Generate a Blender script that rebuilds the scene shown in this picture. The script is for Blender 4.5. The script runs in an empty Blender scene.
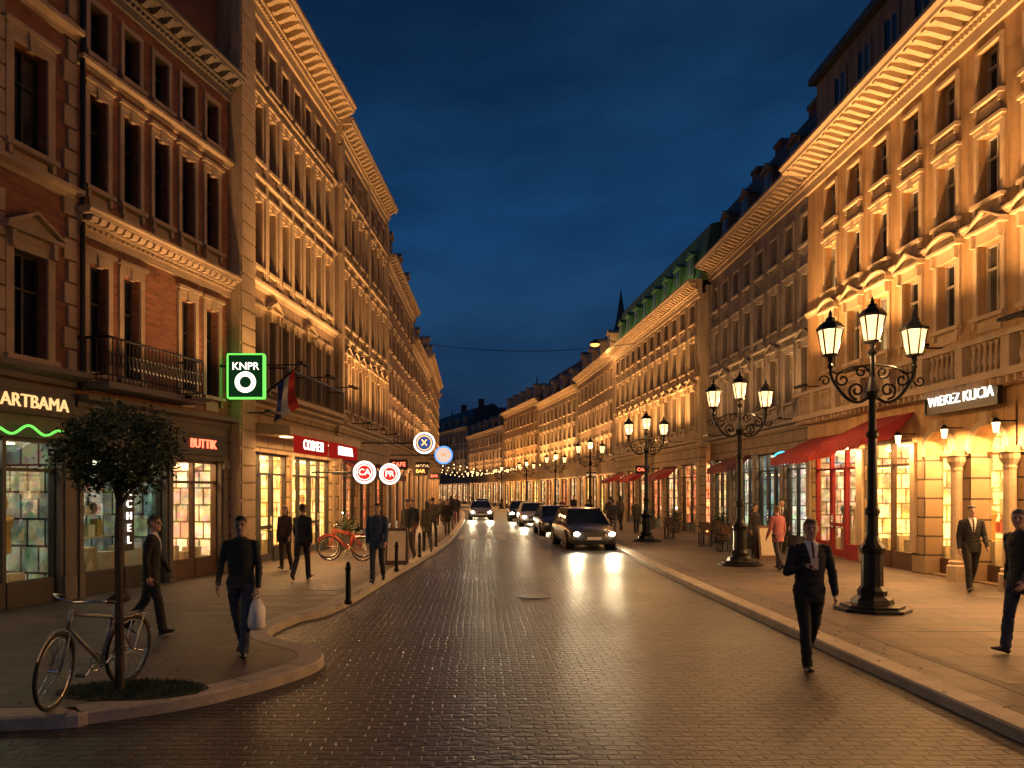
import bpy, bmesh, math, random, time
from mathutils import Vector, Matrix, kdtree, noise
T0=time.time(); TM=[]
def tick(n): TM.append('%s %.0f'%(n,time.time()-T0))
random.seed(7)
R=random.random
def U(a,b): return a+(b-a)*random.random()
scene=bpy.context.scene
scene.view_settings.view_transform='Standard'
scene.view_settings.look='None'
scene.view_settings.exposure=0
COL=scene.collection
PV=0.12   # pavement height
TS=bpy.data.scenes.new('scratch')
def eval_mesh(ob):
    """evaluate modifiers / curves of one object in a small scratch scene"""
    TS.collection.objects.link(ob)
    vl=TS.view_layers[0]; vl.update(); dg=vl.depsgraph
    if dg is None:
        with bpy.context.temp_override(scene=TS,view_layer=vl): dg=bpy.context.evaluated_depsgraph_get()
    me=bpy.data.meshes.new_from_object(ob.evaluated_get(dg))
    bpy.data.objects.remove(ob); return me

# ------------------------------------------------------------ materials
MATS={}
def nm(name):
    m=bpy.data.materials.new(name); m.use_nodes=True
    nt=m.node_tree; nt.nodes.clear()
    out=nt.nodes.new('ShaderNodeOutputMaterial')
    MATS[name]=m
    return m,nt,out
def objco(nt):
    return nt.nodes.new('ShaderNodeTexCoord').outputs['Object']
def noise_n(nt,vec,scale,detail=4,rough=.55):
    n=nt.nodes.new('ShaderNodeTexNoise'); n.inputs['Scale'].default_value=scale
    n.inputs['Detail'].default_value=detail; n.inputs['Roughness'].default_value=rough
    nt.links.new(vec,n.inputs['Vector']); return n.outputs['Fac']
def ramp(nt,fac,stops):
    r=nt.nodes.new('ShaderNodeValToRGB'); el=r.color_ramp.elements
    el[0].position=stops[0][0]; el[0].color=(*stops[0][1],1)
    el[1].position=stops[-1][0]; el[1].color=(*stops[-1][1],1)
    for p,c in stops[1:-1]:
        e=el.new(p); e.color=(*c,1)
    nt.links.new(fac,r.inputs[0]); return r.outputs[0]
def mathn(nt,op,a,b=None,c=None):
    n=nt.nodes.new('ShaderNodeMath'); n.operation=op
    for i,v in enumerate((a,b,c)):
        if v is None: continue
        if isinstance(v,(int,float)): n.inputs[i].default_value=v
        else: nt.links.new(v,n.inputs[i])
    return n.outputs[0]
def mixc(nt,fac,a,b,mode='MIX'):
    n=nt.nodes.new('ShaderNodeMix'); n.data_type='RGBA'; n.blend_type=mode
    if isinstance(fac,(int,float)): n.inputs[0].default_value=fac
    else: nt.links.new(fac,n.inputs[0])
    for i,v in ((6,a),(7,b)):
        if isinstance(v,tuple): n.inputs[i].default_value=(*v[:3],1)
        else: nt.links.new(v,n.inputs[i])
    return n.outputs[2]
def bump(nt,h,strength=.3,dist=.02,normal=None):
    b=nt.nodes.new('ShaderNodeBump'); b.inputs['Strength'].default_value=strength
    b.inputs['Distance'].default_value=dist; nt.links.new(h,b.inputs['Height'])
    if normal is not None: nt.links.new(normal,b.inputs['Normal'])
    return b.outputs[0]
def principled(nt,out,col,rough=.6,metal=0,normal=None,spec=None):
    p=nt.nodes.new('ShaderNodeBsdfPrincipled')
    if isinstance(col,tuple): p.inputs['Base Color'].default_value=(*col,1)
    else: nt.links.new(col,p.inputs['Base Color'])
    if isinstance(rough,(int,float)): p.inputs['Roughness'].default_value=rough
    else: nt.links.new(rough,p.inputs['Roughness'])
    p.inputs['Metallic'].default_value=metal
    if spec is not None: p.inputs['Specular IOR Level'].default_value=spec
    if normal is not None: nt.links.new(normal,p.inputs['Normal'])
    nt.links.new(p.outputs[0],out.inputs[0]); return p
def surf(name,c,var=.25,scale=1.5,rough=.7,metal=0,bs=.25,bscale=30,spec=None,streak=False):
    m,nt,out=nm(name); v=objco(nt)
    n1=noise_n(nt,v,scale,5); n2=noise_n(nt,v,scale*9,4)
    f=mathn(nt,'MULTIPLY_ADD',n2,.4,mathn(nt,'MULTIPLY',n1,.6))
    lo=tuple(x*(1-var) for x in c); hi=tuple(min(1,x*(1+var)) for x in c)
    col=ramp(nt,f,[(.32,lo),(.68,hi)])
    if streak:
        mp=nt.nodes.new('ShaderNodeMapping'); mp.inputs['Scale'].default_value=(3.5,3.5,.25)
        nt.links.new(v,mp.inputs[0])
        s=noise_n(nt,mp.outputs[0],1.6,5)
        sc=ramp(nt,s,[(.38,(.5,.46,.44)),(.6,(1,1,1))])
        col=mixc(nt,.65,col,sc,'MULTIPLY')
    nn=bump(nt,noise_n(nt,v,bscale,3),bs,.01)
    principled(nt,out,col,rough,metal,nn,spec); return m
def wallcoords(nt):
    v=objco(nt); s=nt.nodes.new('ShaderNodeSeparateXYZ'); nt.links.new(v,s.inputs[0])
    c=nt.nodes.new('ShaderNodeCombineXYZ')
    nt.links.new(mathn(nt,'ADD',s.outputs[0],s.outputs[1]),c.inputs[0]); nt.links.new(s.outputs[2],c.inputs[1])
    return v,c.outputs[0]
def brickmat(name,c1,c2,mortar,w=.24,h=.075,ms=.008,rough=.8,bs=.6,dist=.01,var=.5):
    m,nt,out=nm(name); v,wv=wallcoords(nt)
    b=nt.nodes.new('ShaderNodeTexBrick'); nt.links.new(wv,b.inputs['Vector'])
    b.inputs['Scale'].default_value=1; b.inputs['Brick Width'].default_value=w; b.inputs['Row Height'].default_value=h
    b.inputs['Mortar Size'].default_value=ms; b.inputs['Mortar Smooth'].default_value=.3
    b.inputs['Color1'].default_value=(*c1,1); b.inputs['Color2'].default_value=(*c2,1); b.inputs['Mortar'].default_value=(*mortar,1)
    n=noise_n(nt,v,1.1,6)
    col=mixc(nt,var,b.outputs['Color'],ramp(nt,n,[(.3,(.45,.42,.4)),(.7,(1.15,1.1,1.05))]),'MULTIPLY')
    inv=mathn(nt,'SUBTRACT',1,b.outputs['Fac'])
    nn=bump(nt,noise_n(nt,v,45,3),.2,.006,bump(nt,inv,bs,dist))
    principled(nt,out,col,rough,0,nn); return m
def nosample(m):
    try: m.cycles.emission_sampling='NONE'
    except Exception: pass
def emis(name,c,s,ns=True):
    m,nt,out=nm(name); e=nt.nodes.new('ShaderNodeEmission'); e.inputs[0].default_value=(*c,1); e.inputs[1].default_value=s
    nt.links.new(e.outputs[0],out.inputs[0])
    if ns: nosample(m)
    return m
def display(name,c1,c2,dark,s,w=.33,h=.42):  # self-glowing goods pattern; shop lighting is put into the wall colour
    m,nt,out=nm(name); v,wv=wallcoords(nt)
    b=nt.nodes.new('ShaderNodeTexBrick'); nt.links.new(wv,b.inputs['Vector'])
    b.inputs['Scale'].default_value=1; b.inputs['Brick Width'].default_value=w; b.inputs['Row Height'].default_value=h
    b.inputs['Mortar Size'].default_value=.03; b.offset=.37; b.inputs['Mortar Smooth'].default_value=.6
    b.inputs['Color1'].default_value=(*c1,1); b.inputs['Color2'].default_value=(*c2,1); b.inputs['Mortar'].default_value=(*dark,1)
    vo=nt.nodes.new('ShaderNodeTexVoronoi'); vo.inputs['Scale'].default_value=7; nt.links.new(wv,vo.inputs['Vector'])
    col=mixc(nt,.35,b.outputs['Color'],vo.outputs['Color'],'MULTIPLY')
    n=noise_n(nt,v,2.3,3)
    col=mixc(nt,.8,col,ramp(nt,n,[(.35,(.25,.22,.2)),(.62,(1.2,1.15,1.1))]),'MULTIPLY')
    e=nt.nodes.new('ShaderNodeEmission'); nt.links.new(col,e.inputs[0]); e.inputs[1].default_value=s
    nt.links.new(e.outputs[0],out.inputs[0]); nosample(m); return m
def glassmat(name,base,rough=.02):
    m,nt,out=nm(name); v=objco(nt)
    n=noise_n(nt,v,.9,3)
    col=ramp(nt,n,[(.35,tuple(x*.5 for x in base)),(.65,tuple(x*1.6 for x in base))])
    nn=bump(nt,noise_n(nt,v,2.2,1),.08,.05)
    principled(nt,out,col,rough,0,nn,.8); return m
def shopglass(name):
    m,nt,out=nm(name)
    t=nt.nodes.new('ShaderNodeBsdfTransparent'); t.inputs[0].default_value=(.93,.95,.94,1)
    g=nt.nodes.new('ShaderNodeBsdfGlossy'); g.inputs['Roughness'].default_value=.02
    lw=nt.nodes.new('ShaderNodeLayerWeight'); lw.inputs[0].default_value=.3
    mx=nt.nodes.new('ShaderNodeMixShader')
    nt.links.new(mathn(nt,'MULTIPLY_ADD',lw.outputs['Fresnel'],.4,.02),mx.inputs[0])
    nt.links.new(t.outputs[0],mx.inputs[1]); nt.links.new(g.outputs[0],mx.inputs[2]); nt.links.new(mx.outputs[0],out.inputs[0]); return m
def lampglass(name,c,s,tr=.55):
    m,nt,out=nm(name)
    t=nt.nodes.new('ShaderNodeBsdfTransparent'); t.inputs[0].default_value=(1,.93,.8,1)
    e=nt.nodes.new('ShaderNodeEmission'); e.inputs[0].default_value=(*c,1); e.inputs[1].default_value=s
    mx=nt.nodes.new('ShaderNodeMixShader'); mx.inputs[0].default_value=1-tr
    nt.links.new(t.outputs[0],mx.inputs[1]); nt.links.new(e.outputs[0],mx.inputs[2]); nt.links.new(mx.outputs[0],out.inputs[0]); nosample(m); return m
def paving(name,c1,c2,mortar,w,h,ms,rlo,rhi,bs,dist,wob=.012,spec=.5,patch=.75):
    m,nt,out=nm(name); v=objco(nt)
    nz=nt.nodes.new('ShaderNodeTexNoise'); nz.inputs['Scale'].default_value=1.7; nz.inputs['Detail'].default_value=3; nt.links.new(v,nz.inputs['Vector'])
    va=nt.nodes.new('ShaderNodeVectorMath'); va.operation='MULTIPLY_ADD'
    nt.links.new(nz.outputs['Color'],va.inputs[0]); va.inputs[1].default_value=(wob*4,wob*4,0); nt.links.new(v,va.inputs[2])
    b=nt.nodes.new('ShaderNodeTexBrick'); nt.links.new(va.outputs[0],b.inputs['Vector'])
    b.inputs['Scale'].default_value=1; b.inputs['Brick Width'].default_value=w; b.inputs['Row Height'].default_value=h
    b.inputs['Mortar Size'].default_value=ms; b.inputs['Mortar Smooth'].default_value=.5
    b.inputs['Color1'].default_value=(*c1,1); b.inputs['Color2'].default_value=(*c2,1); b.inputs['Mortar'].default_value=(*mortar,1)
    n=noise_n(nt,v,.45,7); n2=noise_n(nt,v,6,4)
    col=mixc(nt,patch,b.outputs['Color'],ramp(nt,n,[(.36,(.38,.38,.41)),(.64,(1.3,1.22,1.15))]),'MULTIPLY')
    col=mixc(nt,.5,col,ramp(nt,n2,[(.3,(.5,.5,.5)),(.7,(1.25,1.25,1.25))]),'MULTIPLY')
    r=mathn(nt,'MULTIPLY_ADD',mathn(nt,'ADD',mathn(nt,'MULTIPLY',n,.6),mathn(nt,'MULTIPLY',n2,.4)),(rhi-rlo)*2,rlo-(rhi-rlo)*.5)
    inv=mathn(nt,'SUBTRACT',1,b.outputs['Fac'])
    hsum=mathn(nt,'ADD',inv,mathn(nt,'MULTIPLY',noise_n(nt,v,14,2),.6))
    nn=bump(nt,noise_n(nt,v,60,2),.15,.004,bump(nt,hsum,bs,dist))
    principled(nt,out,col,r,0,nn,spec); return m

surf('stucco_ochre',(.44,.275,.125),.2,.8,.8,streak=True)
surf('stucco_tan',(.37,.265,.17),.2,.8,.8,streak=True)
surf('stucco_grey',(.24,.205,.18),.2,.8,.8,streak=True)
surf('stucco_cream',(.45,.35,.22),.15,.8,.8,streak=True)
surf('stucco_rose',(.33,.21,.14),.2,.8,.8,streak=True)
surf('trim_light',(.46,.35,.22),.22,2,.75)
surf('trim_tan',(.36,.27,.185),.25,2,.75)
surf('trim_grey',(.26,.225,.19),.2,2,.75)
surf('stone_dark',(.13,.11,.095),.3,2,.7)
brickmat('brick_red',(.31,.115,.055),(.19,.065,.035),(.20,.15,.11))
brickmat('brick_dark',(.20,.075,.045),(.13,.05,.032),(.16,.12,.09))
brickmat('rustic_stone',(.42,.30,.17),(.36,.255,.145),(.10,.075,.05),1.15,.46,.025,.8,.9,.03,.35)
brickmat('rustic_brown',(.26,.185,.12),(.21,.15,.10),(.06,.045,.03),1.0,.42,.025,.8,.9,.03,.35)
surf('roof_slate',(.045,.05,.055),.3,4,.55)
surf('roof_green',(.09,.16,.08),.35,3,.6)
surf('roof_tile',(.11,.06,.045),.3,5,.7)
surf('frame_dark',(.03,.026,.024),.2,6,.45)
surf('frame_white',(.42,.37,.29),.15,6,.55)
surf('frame_wood',(.10,.05,.025),.3,8,.45)
surf('iron',(.018,.019,.02),.3,12,.38,.6,.2,60)
surf('concrete',(.22,.21,.19),.25,4,.8)
surf('kerb_stone',(.40,.35,.28),.3,3,.65)
surf('soil',(.035,.04,.02),.5,12,.95,bs=1,bscale=60)
surf('asphalt',(.045,.045,.047),.3,3,.75)
surf('awning_red',(.30,.028,.028),.2,3,.85)
surf('awning_dark',(.13,.03,.03),.2,3,.85)
surf('white_paint_worn',(.33,.31,.28),.5,5,.6)
surf('rubber',(.015,.015,.015),.2,20,.7)
surf('chrome',(.6,.6,.6),.1,20,.25,1)
surf('bike_grey',(.22,.22,.23),.1,20,.35,.4)
surf('rim',(.35,.35,.36),.1,20,.35,.9)
surf('bark',(.05,.038,.028),.4,20,.9,bs=1)
surf('plate_white',(.7,.7,.68),.05,20,.5)
surf('item_red',(.5,.06,.04),.2,20,.6); surf('item_cream',(.7,.6,.42),.2,20,.6); surf('item_dark',(.08,.06,.05),.2,20,.6)
surf('item_gold',(.6,.38,.1),.2,20,.4,.5); surf('item_teal',(.07,.25,.28),.2,20,.6)
surf('sign_panel',(.025,.02,.018),.2,10,.5)
surf('interior_wall',(.55,.42,.26),.15,3,.8); surf('interior_floor',(.25,.17,.1),.2,3,.4)
surf('bag_white',(.75,.75,.73),.08,12,.6)
surf('flag_red',(.45,.03,.03),.1,10,.8); surf('flag_white',(.7,.7,.7),.1,10,.8); surf('flag_blue',(.03,.06,.3),.1,10,.8)
glassmat('glass_dark',(.012,.016,.022)); glassmat('glass_curtain',(.07,.06,.05),rough=.06)
shopglass('shop_glass')
m,nt,out=nm('glass_lit'); v=objco(nt); nosample(m)
c=ramp(nt,noise_n(nt,v,1.3,2),[(.35,(.55,.25,.07)),(.65,(1,.62,.26))]); p=principled(nt,out,(.02,.02,.02),.05)
nt.links.new(c,p.inputs['Emission Color']); p.inputs['Emission Strength'].default_value=.7
display('display_glow_gold',(1,.58,.18),(.8,.36,.08),(.3,.12,.02),7.5)
display('display_glow_warm',(1,.64,.3),(.5,.22,.09),(.14,.07,.02),4.5)
display('display_glow_white',(1,.88,.66),(.45,.42,.34),(.12,.12,.10),2.6,.4,.5)
display('display_glow_cool',(.6,.85,.82),(.2,.35,.34),(.05,.08,.08),1.2,.4,.5)
display('display_glow_dim',(.5,.5,.28),(.12,.20,.16),(.02,.02,.02),.9,.4,.5)
display('display_glow_red',(1,.35,.12),(.6,.14,.05),(.15,.03,.01),3.5)
emis('neon_white',(1,.90,.74),2.2); emis('neon_warm',(1,.56,.22),1.4); emis('neon_red',(1,.13,.06),3.8); emis('neon_green',(.2,1,.12),1.3,False)
emis('neon_blue',(.12,.35,1),1.6); emis('neon_cyan',(.1,.7,.9),1.8); emis('neon_orange',(1,.34,.07),4); emis('led_warm',(1,.6,.25),6)
emis('panel_blue',(.08,.2,.6),.5); emis('panel_white',(1,.86,.7),.8); emis('panel_green',(.01,.06,.015),.5); emis('sign_red_panel',(.6,.02,.012),.5)
emis('headlight',(1,.86,.62),70,False); emis('bulb_tiny',(1,.6,.22),7); emis('ceiling_lamp',(1,.72,.38),9); emis('sign_lit_red',(1,.05,.03),.9)
lampglass('lantern_glass',(1,.60,.25),4.0,.55)
paving('cobbles',(.090,.078,.072),(.038,.036,.037),(.011,.011,.012),.21,.115,.015,.28,.55,1.0,.024,wob=.02,patch=.85)
paving('slabs',(.155,.12,.10),(.095,.08,.07),(.035,.03,.028),.62,.42,.014,.40,.72,.6,.010,.002)
paving('slabs_right',(.155,.122,.098),(.10,.083,.07),(.035,.03,.027),1.0,.55,.014,.38,.7,.6,.010,.002)

# ------------------------------------------------------------ mesh collector
class Parts:
    def __init__(s): s.p={}
    def add(s,key,vs,fs):
        V,F=s.p.setdefault(key,([],[])); o=len(V); V.extend([tuple(v) for v in vs]); F.extend([tuple([i+o for i in f]) for f in fs])
    def box(s,key,x0,x1,y0,y1,z0,z1):
        s.add(key,[(x0,y0,z0),(x1,y0,z0),(x1,y1,z0),(x0,y1,z0),(x0,y0,z1),(x1,y0,z1),(x1,y1,z1),(x0,y1,z1)],
              [(0,3,2,1),(4,5,6,7),(0,1,5,4),(1,2,6,5),(2,3,7,6),(3,0,4,7)])
    def tube(s,key,pts,r,seg=8,closed=False,caps=True):
        pts=[Vector(p) for p in pts]; n=len(pts)
        if isinstance(r,(int,float)): r=[r]*n
        vs=[];prev=None
        for i,p in enumerate(pts):
            if closed: t=(pts[(i+1)%n]-pts[i-1])
            else: t=pts[min(i+1,n-1)]-pts[max(i-1,0)]
            t.normalize()
            if prev is None:
                a=Vector((0,0,1)) if abs(t.z)<.9 else Vector((1,0,0)); side=t.cross(a).normalized()
            else:
                side=(prev-t*prev.dot(t)).normalized()
            prev=side; up=t.cross(side)
            for k in range(seg):
                a=2*math.pi*k/seg; vs.append(p+side*math.cos(a)*r[i]+up*math.sin(a)*r[i])
        fs=[]
        for i in range(n if closed else n-1):
            j=(i+1)%n
            for k in range(seg):
                k2=(k+1)%seg; fs.append((i*seg+k,i*seg+k2,j*seg+k2,j*seg+k))
        if caps and not closed:
            fs.append(tuple(range(seg))[::-1]); fs.append(tuple((n-1)*seg+k for k in range(seg)))
        s.add(key,vs,fs)
    def lathe(s,key,c,prof,seg=12):
        c=Vector(c); vs=[];fs=[]
        for r,z in prof:
            for k in range(seg):
                a=2*math.pi*(k+.5)/seg; vs.append((c.x+r*math.cos(a),c.y+r*math.sin(a),c.z+z))
        for i in range(len(prof)-1):
            for k in range(seg):
                k2=(k+1)%seg; fs.append((i*seg+k,i*seg+k2,(i+1)*seg+k2,(i+1)*seg+k))
        fs.append(tuple(range(seg))[::-1]); fs.append(tuple((len(prof)-1)*seg+k for k in range(seg)))
        s.add(key,vs,fs)
    def ell(s,key,c,r,seg=12,rings=8):
        c=Vector(c); vs=[];fs=[]
        for i in range(rings+1):
            t=-math.pi/2+math.pi*i/rings
            for k in range(seg):
                a=2*math.pi*k/seg
                vs.append(c+Vector((r[0]*math.cos(t)*math.cos(a),r[1]*math.cos(t)*math.sin(a),r[2]*math.sin(t))))
        for i in range(rings):
            for k in range(seg):
                k2=(k+1)%seg; fs.append((i*seg+k,i*seg+k2,(i+1)*seg+k2,(i+1)*seg+k))
        s.add(key,vs,fs)
    def build(s,name,mat=None,smooth=()):
        e=bpy.data.objects.new(name,None); COL.objects.link(e); e.empty_display_size=.3
        if mat is not None: e.matrix_world=mat
        for (part,mn),(V,F) in s.p.items():
            me=bpy.data.meshes.new(part); me.from_pydata(V,[],F)
            me.materials.append(MATS[mn])
            if part in smooth: me.polygons.foreach_set('use_smooth',[True]*len(me.polygons))
            o=bpy.data.objects.new(part,me); COL.objects.link(o); o.parent=e
        return e
def light(kind,name,parent,loc,energy,color,direction=None,size=.3,size_y=None,spot=None,blend=.5,radius=.1,spread=None):
    l=bpy.data.lights.new(name,kind); l.energy=energy; l.color=color
    if kind=='AREA':
        l.size=size
        if size_y: l.shape='RECTANGLE'; l.size_y=size_y
        if spread: l.spread=math.radians(spread)
    else: l.shadow_soft_size=radius
    if kind=='SPOT': l.spot_size=spot; l.spot_blend=blend
    o=bpy.data.objects.new(name,l); COL.objects.link(o); o.location=loc
    if parent: o.parent=parent
    if direction is not None: o.rotation_euler=Vector(direction).to_track_quat('-Z','Y').to_euler()
    return o
WARM=(1,.50,.18)
def text_mesh(body,size,extr,matname,bold=0.0):
    cu=bpy.data.curves.new('t','FONT'); cu.body=body; cu.size=size; cu.extrude=extr; cu.offset=bold; cu.align_x='CENTER'; cu.align_y='CENTER'; cu.resolution_u=3
    me=eval_mesh(bpy.data.objects.new('t',cu)); me.materials.clear(); me.materials.append(MATS[matname]); return me
def sign(name,M,w,h,body,tm,panel='sign_panel',ts=None,depth=.08,frame=None,bold=.003):
    P=Parts(); P.box(('panel',panel),-w/2,w/2,-h/2,h/2,-depth,0)
    if frame:
        t=.035
        for a in ((-w/2-.02,w/2+.02,h/2,h/2+t),(-w/2-.02,w/2+.02,-h/2-t,-h/2),(-w/2-t,-w/2,-h/2,h/2),(w/2,w/2+t,-h/2,h/2)):
            P.box(('frame',frame),a[0],a[1],a[2],a[3],-depth,.03)
    e=P.build(name,M)
    lines=body if isinstance(body,list) else [body]
    n=len(lines)
    for i,t in enumerate(lines):
        if not t: continue
        me=text_mesh(t,ts or h*.75/n,.015,tm,bold)
        o=bpy.data.objects.new('letters',me); COL.objects.link(o); o.parent=e
        y=(n-1)/2*h*.9/n-i*h*.9/n; o.location=(0,y,.02)
        xs=[v.co.x for v in me.vertices]
        if xs:
            tw=max(xs)-min(xs)
            if tw>w*.92: o.scale=(w*.92/tw,1,1)
    return e

# ------------------------------------------------------------ buildings
class Bld(Parts):
    def __init__(s,p0,p1,side):
        super().__init__(); s.side=1 if side=='R' else -1
        d=Vector((p1[0]-p0[0],p1[1]-p0[1],0)); s.L=d.length
        s.M=Matrix.Translation((p0[0],p0[1],PV))@Matrix.Rotation(math.atan2(d.y,d.x),4,'Z')
        s.lights=[]
    def b(s,part,mat,u0,u1,o0,o1,z0,z1):
        y0,y1=s.side*o0,s.side*o1
        if y0>y1:y0,y1=y1,y0
        s.box((part,mat),u0,u1,y0,y1,z0,z1)
    def prof(s,part,mat,pts,u0,u1):
        n=len(pts); vs=[(u0,s.side*o,z) for o,z in pts]+[(u1,s.side*o,z) for o,z in pts]
        fs=[(i,(i+1)%n,(i+1)%n+n,i+n) for i in range(n)]+[tuple(range(n)),tuple(range(n,2*n))[::-1]]
        s.add((part,mat),vs,fs)
    def pol(s,part,mat,pts,o0,o1):
        n=len(pts); vs=[(u,s.side*o0,z) for u,z in pts]+[(u,s.side*o1,z) for u,z in pts]
        fs=[(i,(i+1)%n,(i+1)%n+n,i+n) for i in range(n)]+[tuple(range(n)),tuple(range(n,2*n))[::-1]]
        s.add((part,mat),vs,fs)
    def window(s,uc,w,z0,z1,frame='frame_dark',lit=.06,simple=False,trim='trim_light',hood='flat',sill=True,aw=.1):
        a,b_=uc-w/2,uc+w/2; h=z1-z0
        r=R(); g='glass_lit' if r<lit else ('glass_curtain' if r<lit+.22 else 'glass_dark')
        s.b('window_panes',g,a,b_,-.26,-.24,z0,z1)
        f=.045
        s.b('window_frames',frame,a,a+f,-.235,-.17,z0,z1); s.b('window_frames',frame,b_-f,b_,-.235,-.17,z0,z1)
        s.b('window_frames',frame,a+f,b_-f,-.235,-.17,z0,z0+f); s.b('window_frames',frame,a+f,b_-f,-.235,-.17,z1-f,z1)
        if not simple:
            s.b('window_frames',frame,uc-.022,uc+.022,-.235,-.16,z0+f,z1-f)
            zt=z0+h*.66
            s.b('window_frames',frame,a+f,uc-.022,-.235,-.165,zt-.02,zt+.02); s.b('window_frames',frame,uc+.022,b_-f,-.235,-.165,zt-.02,zt+.02)
        s.b('window_trim',trim,a-aw,a-.002,-.02,.05,z0,z1); s.b('window_trim',trim,b_+.002,b_+aw,-.02,.05,z0,z1)
        s.b('window_trim',trim,a-aw,b_+aw,-.02,.053,z1+.001,z1+aw)
        if sill:
            s.b('window_trim',trim,a-aw-.04,b_+aw+.04,-.02,.13,z0-.09,z0-.001)
            if not simple:
                s.b('window_trim',trim,a-aw+.02,a-aw+.1,-.02,.09,z0-.24,z0-.092); s.b('window_trim',trim,b_+aw-.1,b_+aw-.02,-.02,.09,z0-.24,z0-.092)
                s.b('window_trim',trim,a-.0,b_-.0,-.02,.03,z0-.36,z0-.13)
        t=z1+aw+.002
        if hood=='flat':
            s.b('window_trim',trim,a-aw-.05,b_+aw+.05,-.02,.12,t+.08,t+.15); s.b('window_trim',trim,a-aw,b_+aw,-.02,.07,t,t+.078)
            if not simple: s.pol('window_trim',trim,[(uc-.06,z1-.06),(uc+.06,z1-.06),(uc+.09,t+.079),(uc-.09,t+.079)],.0,.1)
        elif hood in('ped','seg'):
            s.b('window_trim',trim,a-aw,b_+aw,-.02,.06,t,t+.12)
            s.b('window_trim',trim,a-aw-.09,b_+aw+.09,-.02,.19,t+.122,t+.18)
            W=w/2+aw+.09
            if hood=='ped': top=[(uc+W,t+.182),(uc,t+.182+W*.52),(uc-W,t+.182)]
            else:
                top=[(uc+W*math.cos(q),t+.182+W*.45*math.sin(q)) for q in [math.pi*k/10 for k in range(11)]]
            s.pol('window_trim',trim,top,-.02,.08)
            n=len(top)
            for i in range(n-1):
                (ua,za),(ub,zb)=top[i],top[i+1]
                s.pol('window_trim',trim,[(ua,za+.003),(ub,zb+.003),(ub,zb+.055),(ua,za+.055)],-.02,.2)
            for sg in(-1,1):
                s.b('window_trim',trim,uc+sg*(w/2+aw*.5)-.04,uc+sg*(w/2+aw*.5)+.04,.062,.15,t-.16,t+.12)
    def storey(s,z0,z1,w0,w1,ww,cs,wall,u0=0,u1=None,**k):
        u1=s.L if u1 is None else u1
        s.b('walls',wall,u0,u1,-.3,0,z0,w0); s.b('walls',wall,u0,u1,-.3,0,w1,z1)
        e=[u0]
        for c in cs: e+= [c-ww/2,c+ww/2]
        e.append(u1)
        for i in range(0,len(e),2): s.b('walls',wall,e[i],e[i+1],-.3,0,w0,w1)
        for i,c in enumerate(cs):
            kk=dict(k)
            if isinstance(kk.get('hood'),list): kk['hood']=kk['hood'][i%len(kk['hood'])]
            s.window(c,ww,w0,w1,**kk)
    def cornice(s,z,mat,u0=-.02,u1=None,ov=.7,h=.7,step=.36,dent=True):
        u1=s.L+.02 if u1 is None else u1
        s.b('cornice',mat,u0,u1,-.1,.08,z,z+h*.28)
        if dent:
            u=u0+.06
            while u<u1-.12:
                s.b('cornice',mat,u,u+.07,.02,.16,z+h*.285,z+h*.40); u+=.15
        s.b('cornice',mat,u0,u1,-.1,.12,z+h*.281,z+h*.42)
        s.b('cornice',mat,u0,u1,-.1,.2,z+h*.422,z+h*.5)
        u=u0+.1
        while u<u1-.16:
            s.prof('cornice',mat,[(.15,z+h*.502),(.28,z+h*.502),(ov*.86,z+h*.66),(ov*.86,z+h*.728),(.15,z+h*.728)],u,u+.15); u+=step
        s.b('cornice',mat,u0,u1,-.1,.15,z+h*.501,z+h*.73)
        s.prof('cornice',mat,[(-.1,z+h*.731),(ov*.9,z+h*.731),(ov*.92,z+h*.82),(ov,z+h*.9),(ov,z+h),(-.1,z+h*1.02)],u0-.02,u1+.02)
    def belt(s,z,mat,h=.16,ov=.14):
        s.prof('cornice',mat,[(-.05,z),(.05,z),(.07,z+h*.4),(ov,z+h*.6),(ov,z+h),(-.05,z+h*1.15)],-.01,s.L+.01)
    def mass(s,H,mat,depth=9,z0=4.2):
        s.b('walls',mat,0,s.L,-depth,-.305,z0,H); s.b('walls',mat,0,s.L,-depth,-3.2,0,z0-.003)
    def mansard(s,z,mat,h=2.4,depth=9,dormers=(),dz=.35,back=1.3,wallm='trim_tan',glass=None):
        s.prof('roof',mat,[(-.05,z),(-back,z+h),(-depth/2,z+h+.9),(-depth,z+h*.2),(-depth,z)],.0,s.L)
        for u in dormers:
            s.b('dormers',wallm,u-.45,u+.45,-1.5,-.05,z+dz,z+dz+1.15)
            s.b('window_panes',glass or 'glass_dark',u-.28,u+.28,-.05,-.035,z+dz+.2,z+dz+1.05)
            s.b('window_frames','frame_white',u-.02,u+.02,-.034,-.02,z+dz+.2,z+dz+1.05)
            s.pol('dormers',wallm,[(u+.55,z+dz+1.152),(u,z+dz+1.5),(u-.55,z+dz+1.152)],-1.7,.05)
    def interior(s,u0,u1,z1,disp,energy,color=WARM,depth=1.7,items=True):
        e=.004
        s.b('shop_interior',disp,u0+e,u1-e,-depth-.05,-depth,0.02,z1)
        s.b('shop_interior','interior_floor',u0+e,u1-e,-depth,-.12,-.02,.04)
        s.b('shop_interior','interior_wall',u0+e,u1-e,-depth,-.3,z1-.06,z1-.002)
        # side walls glow by themselves too, same emissive pattern as the back wall
        s.b('shop_interior',disp,u0-.05,u0+.003,-depth,-.3,.04,z1); s.b('shop_interior',disp,u1-.003,u1+.05,-depth,-.3,.04,z1)
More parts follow.
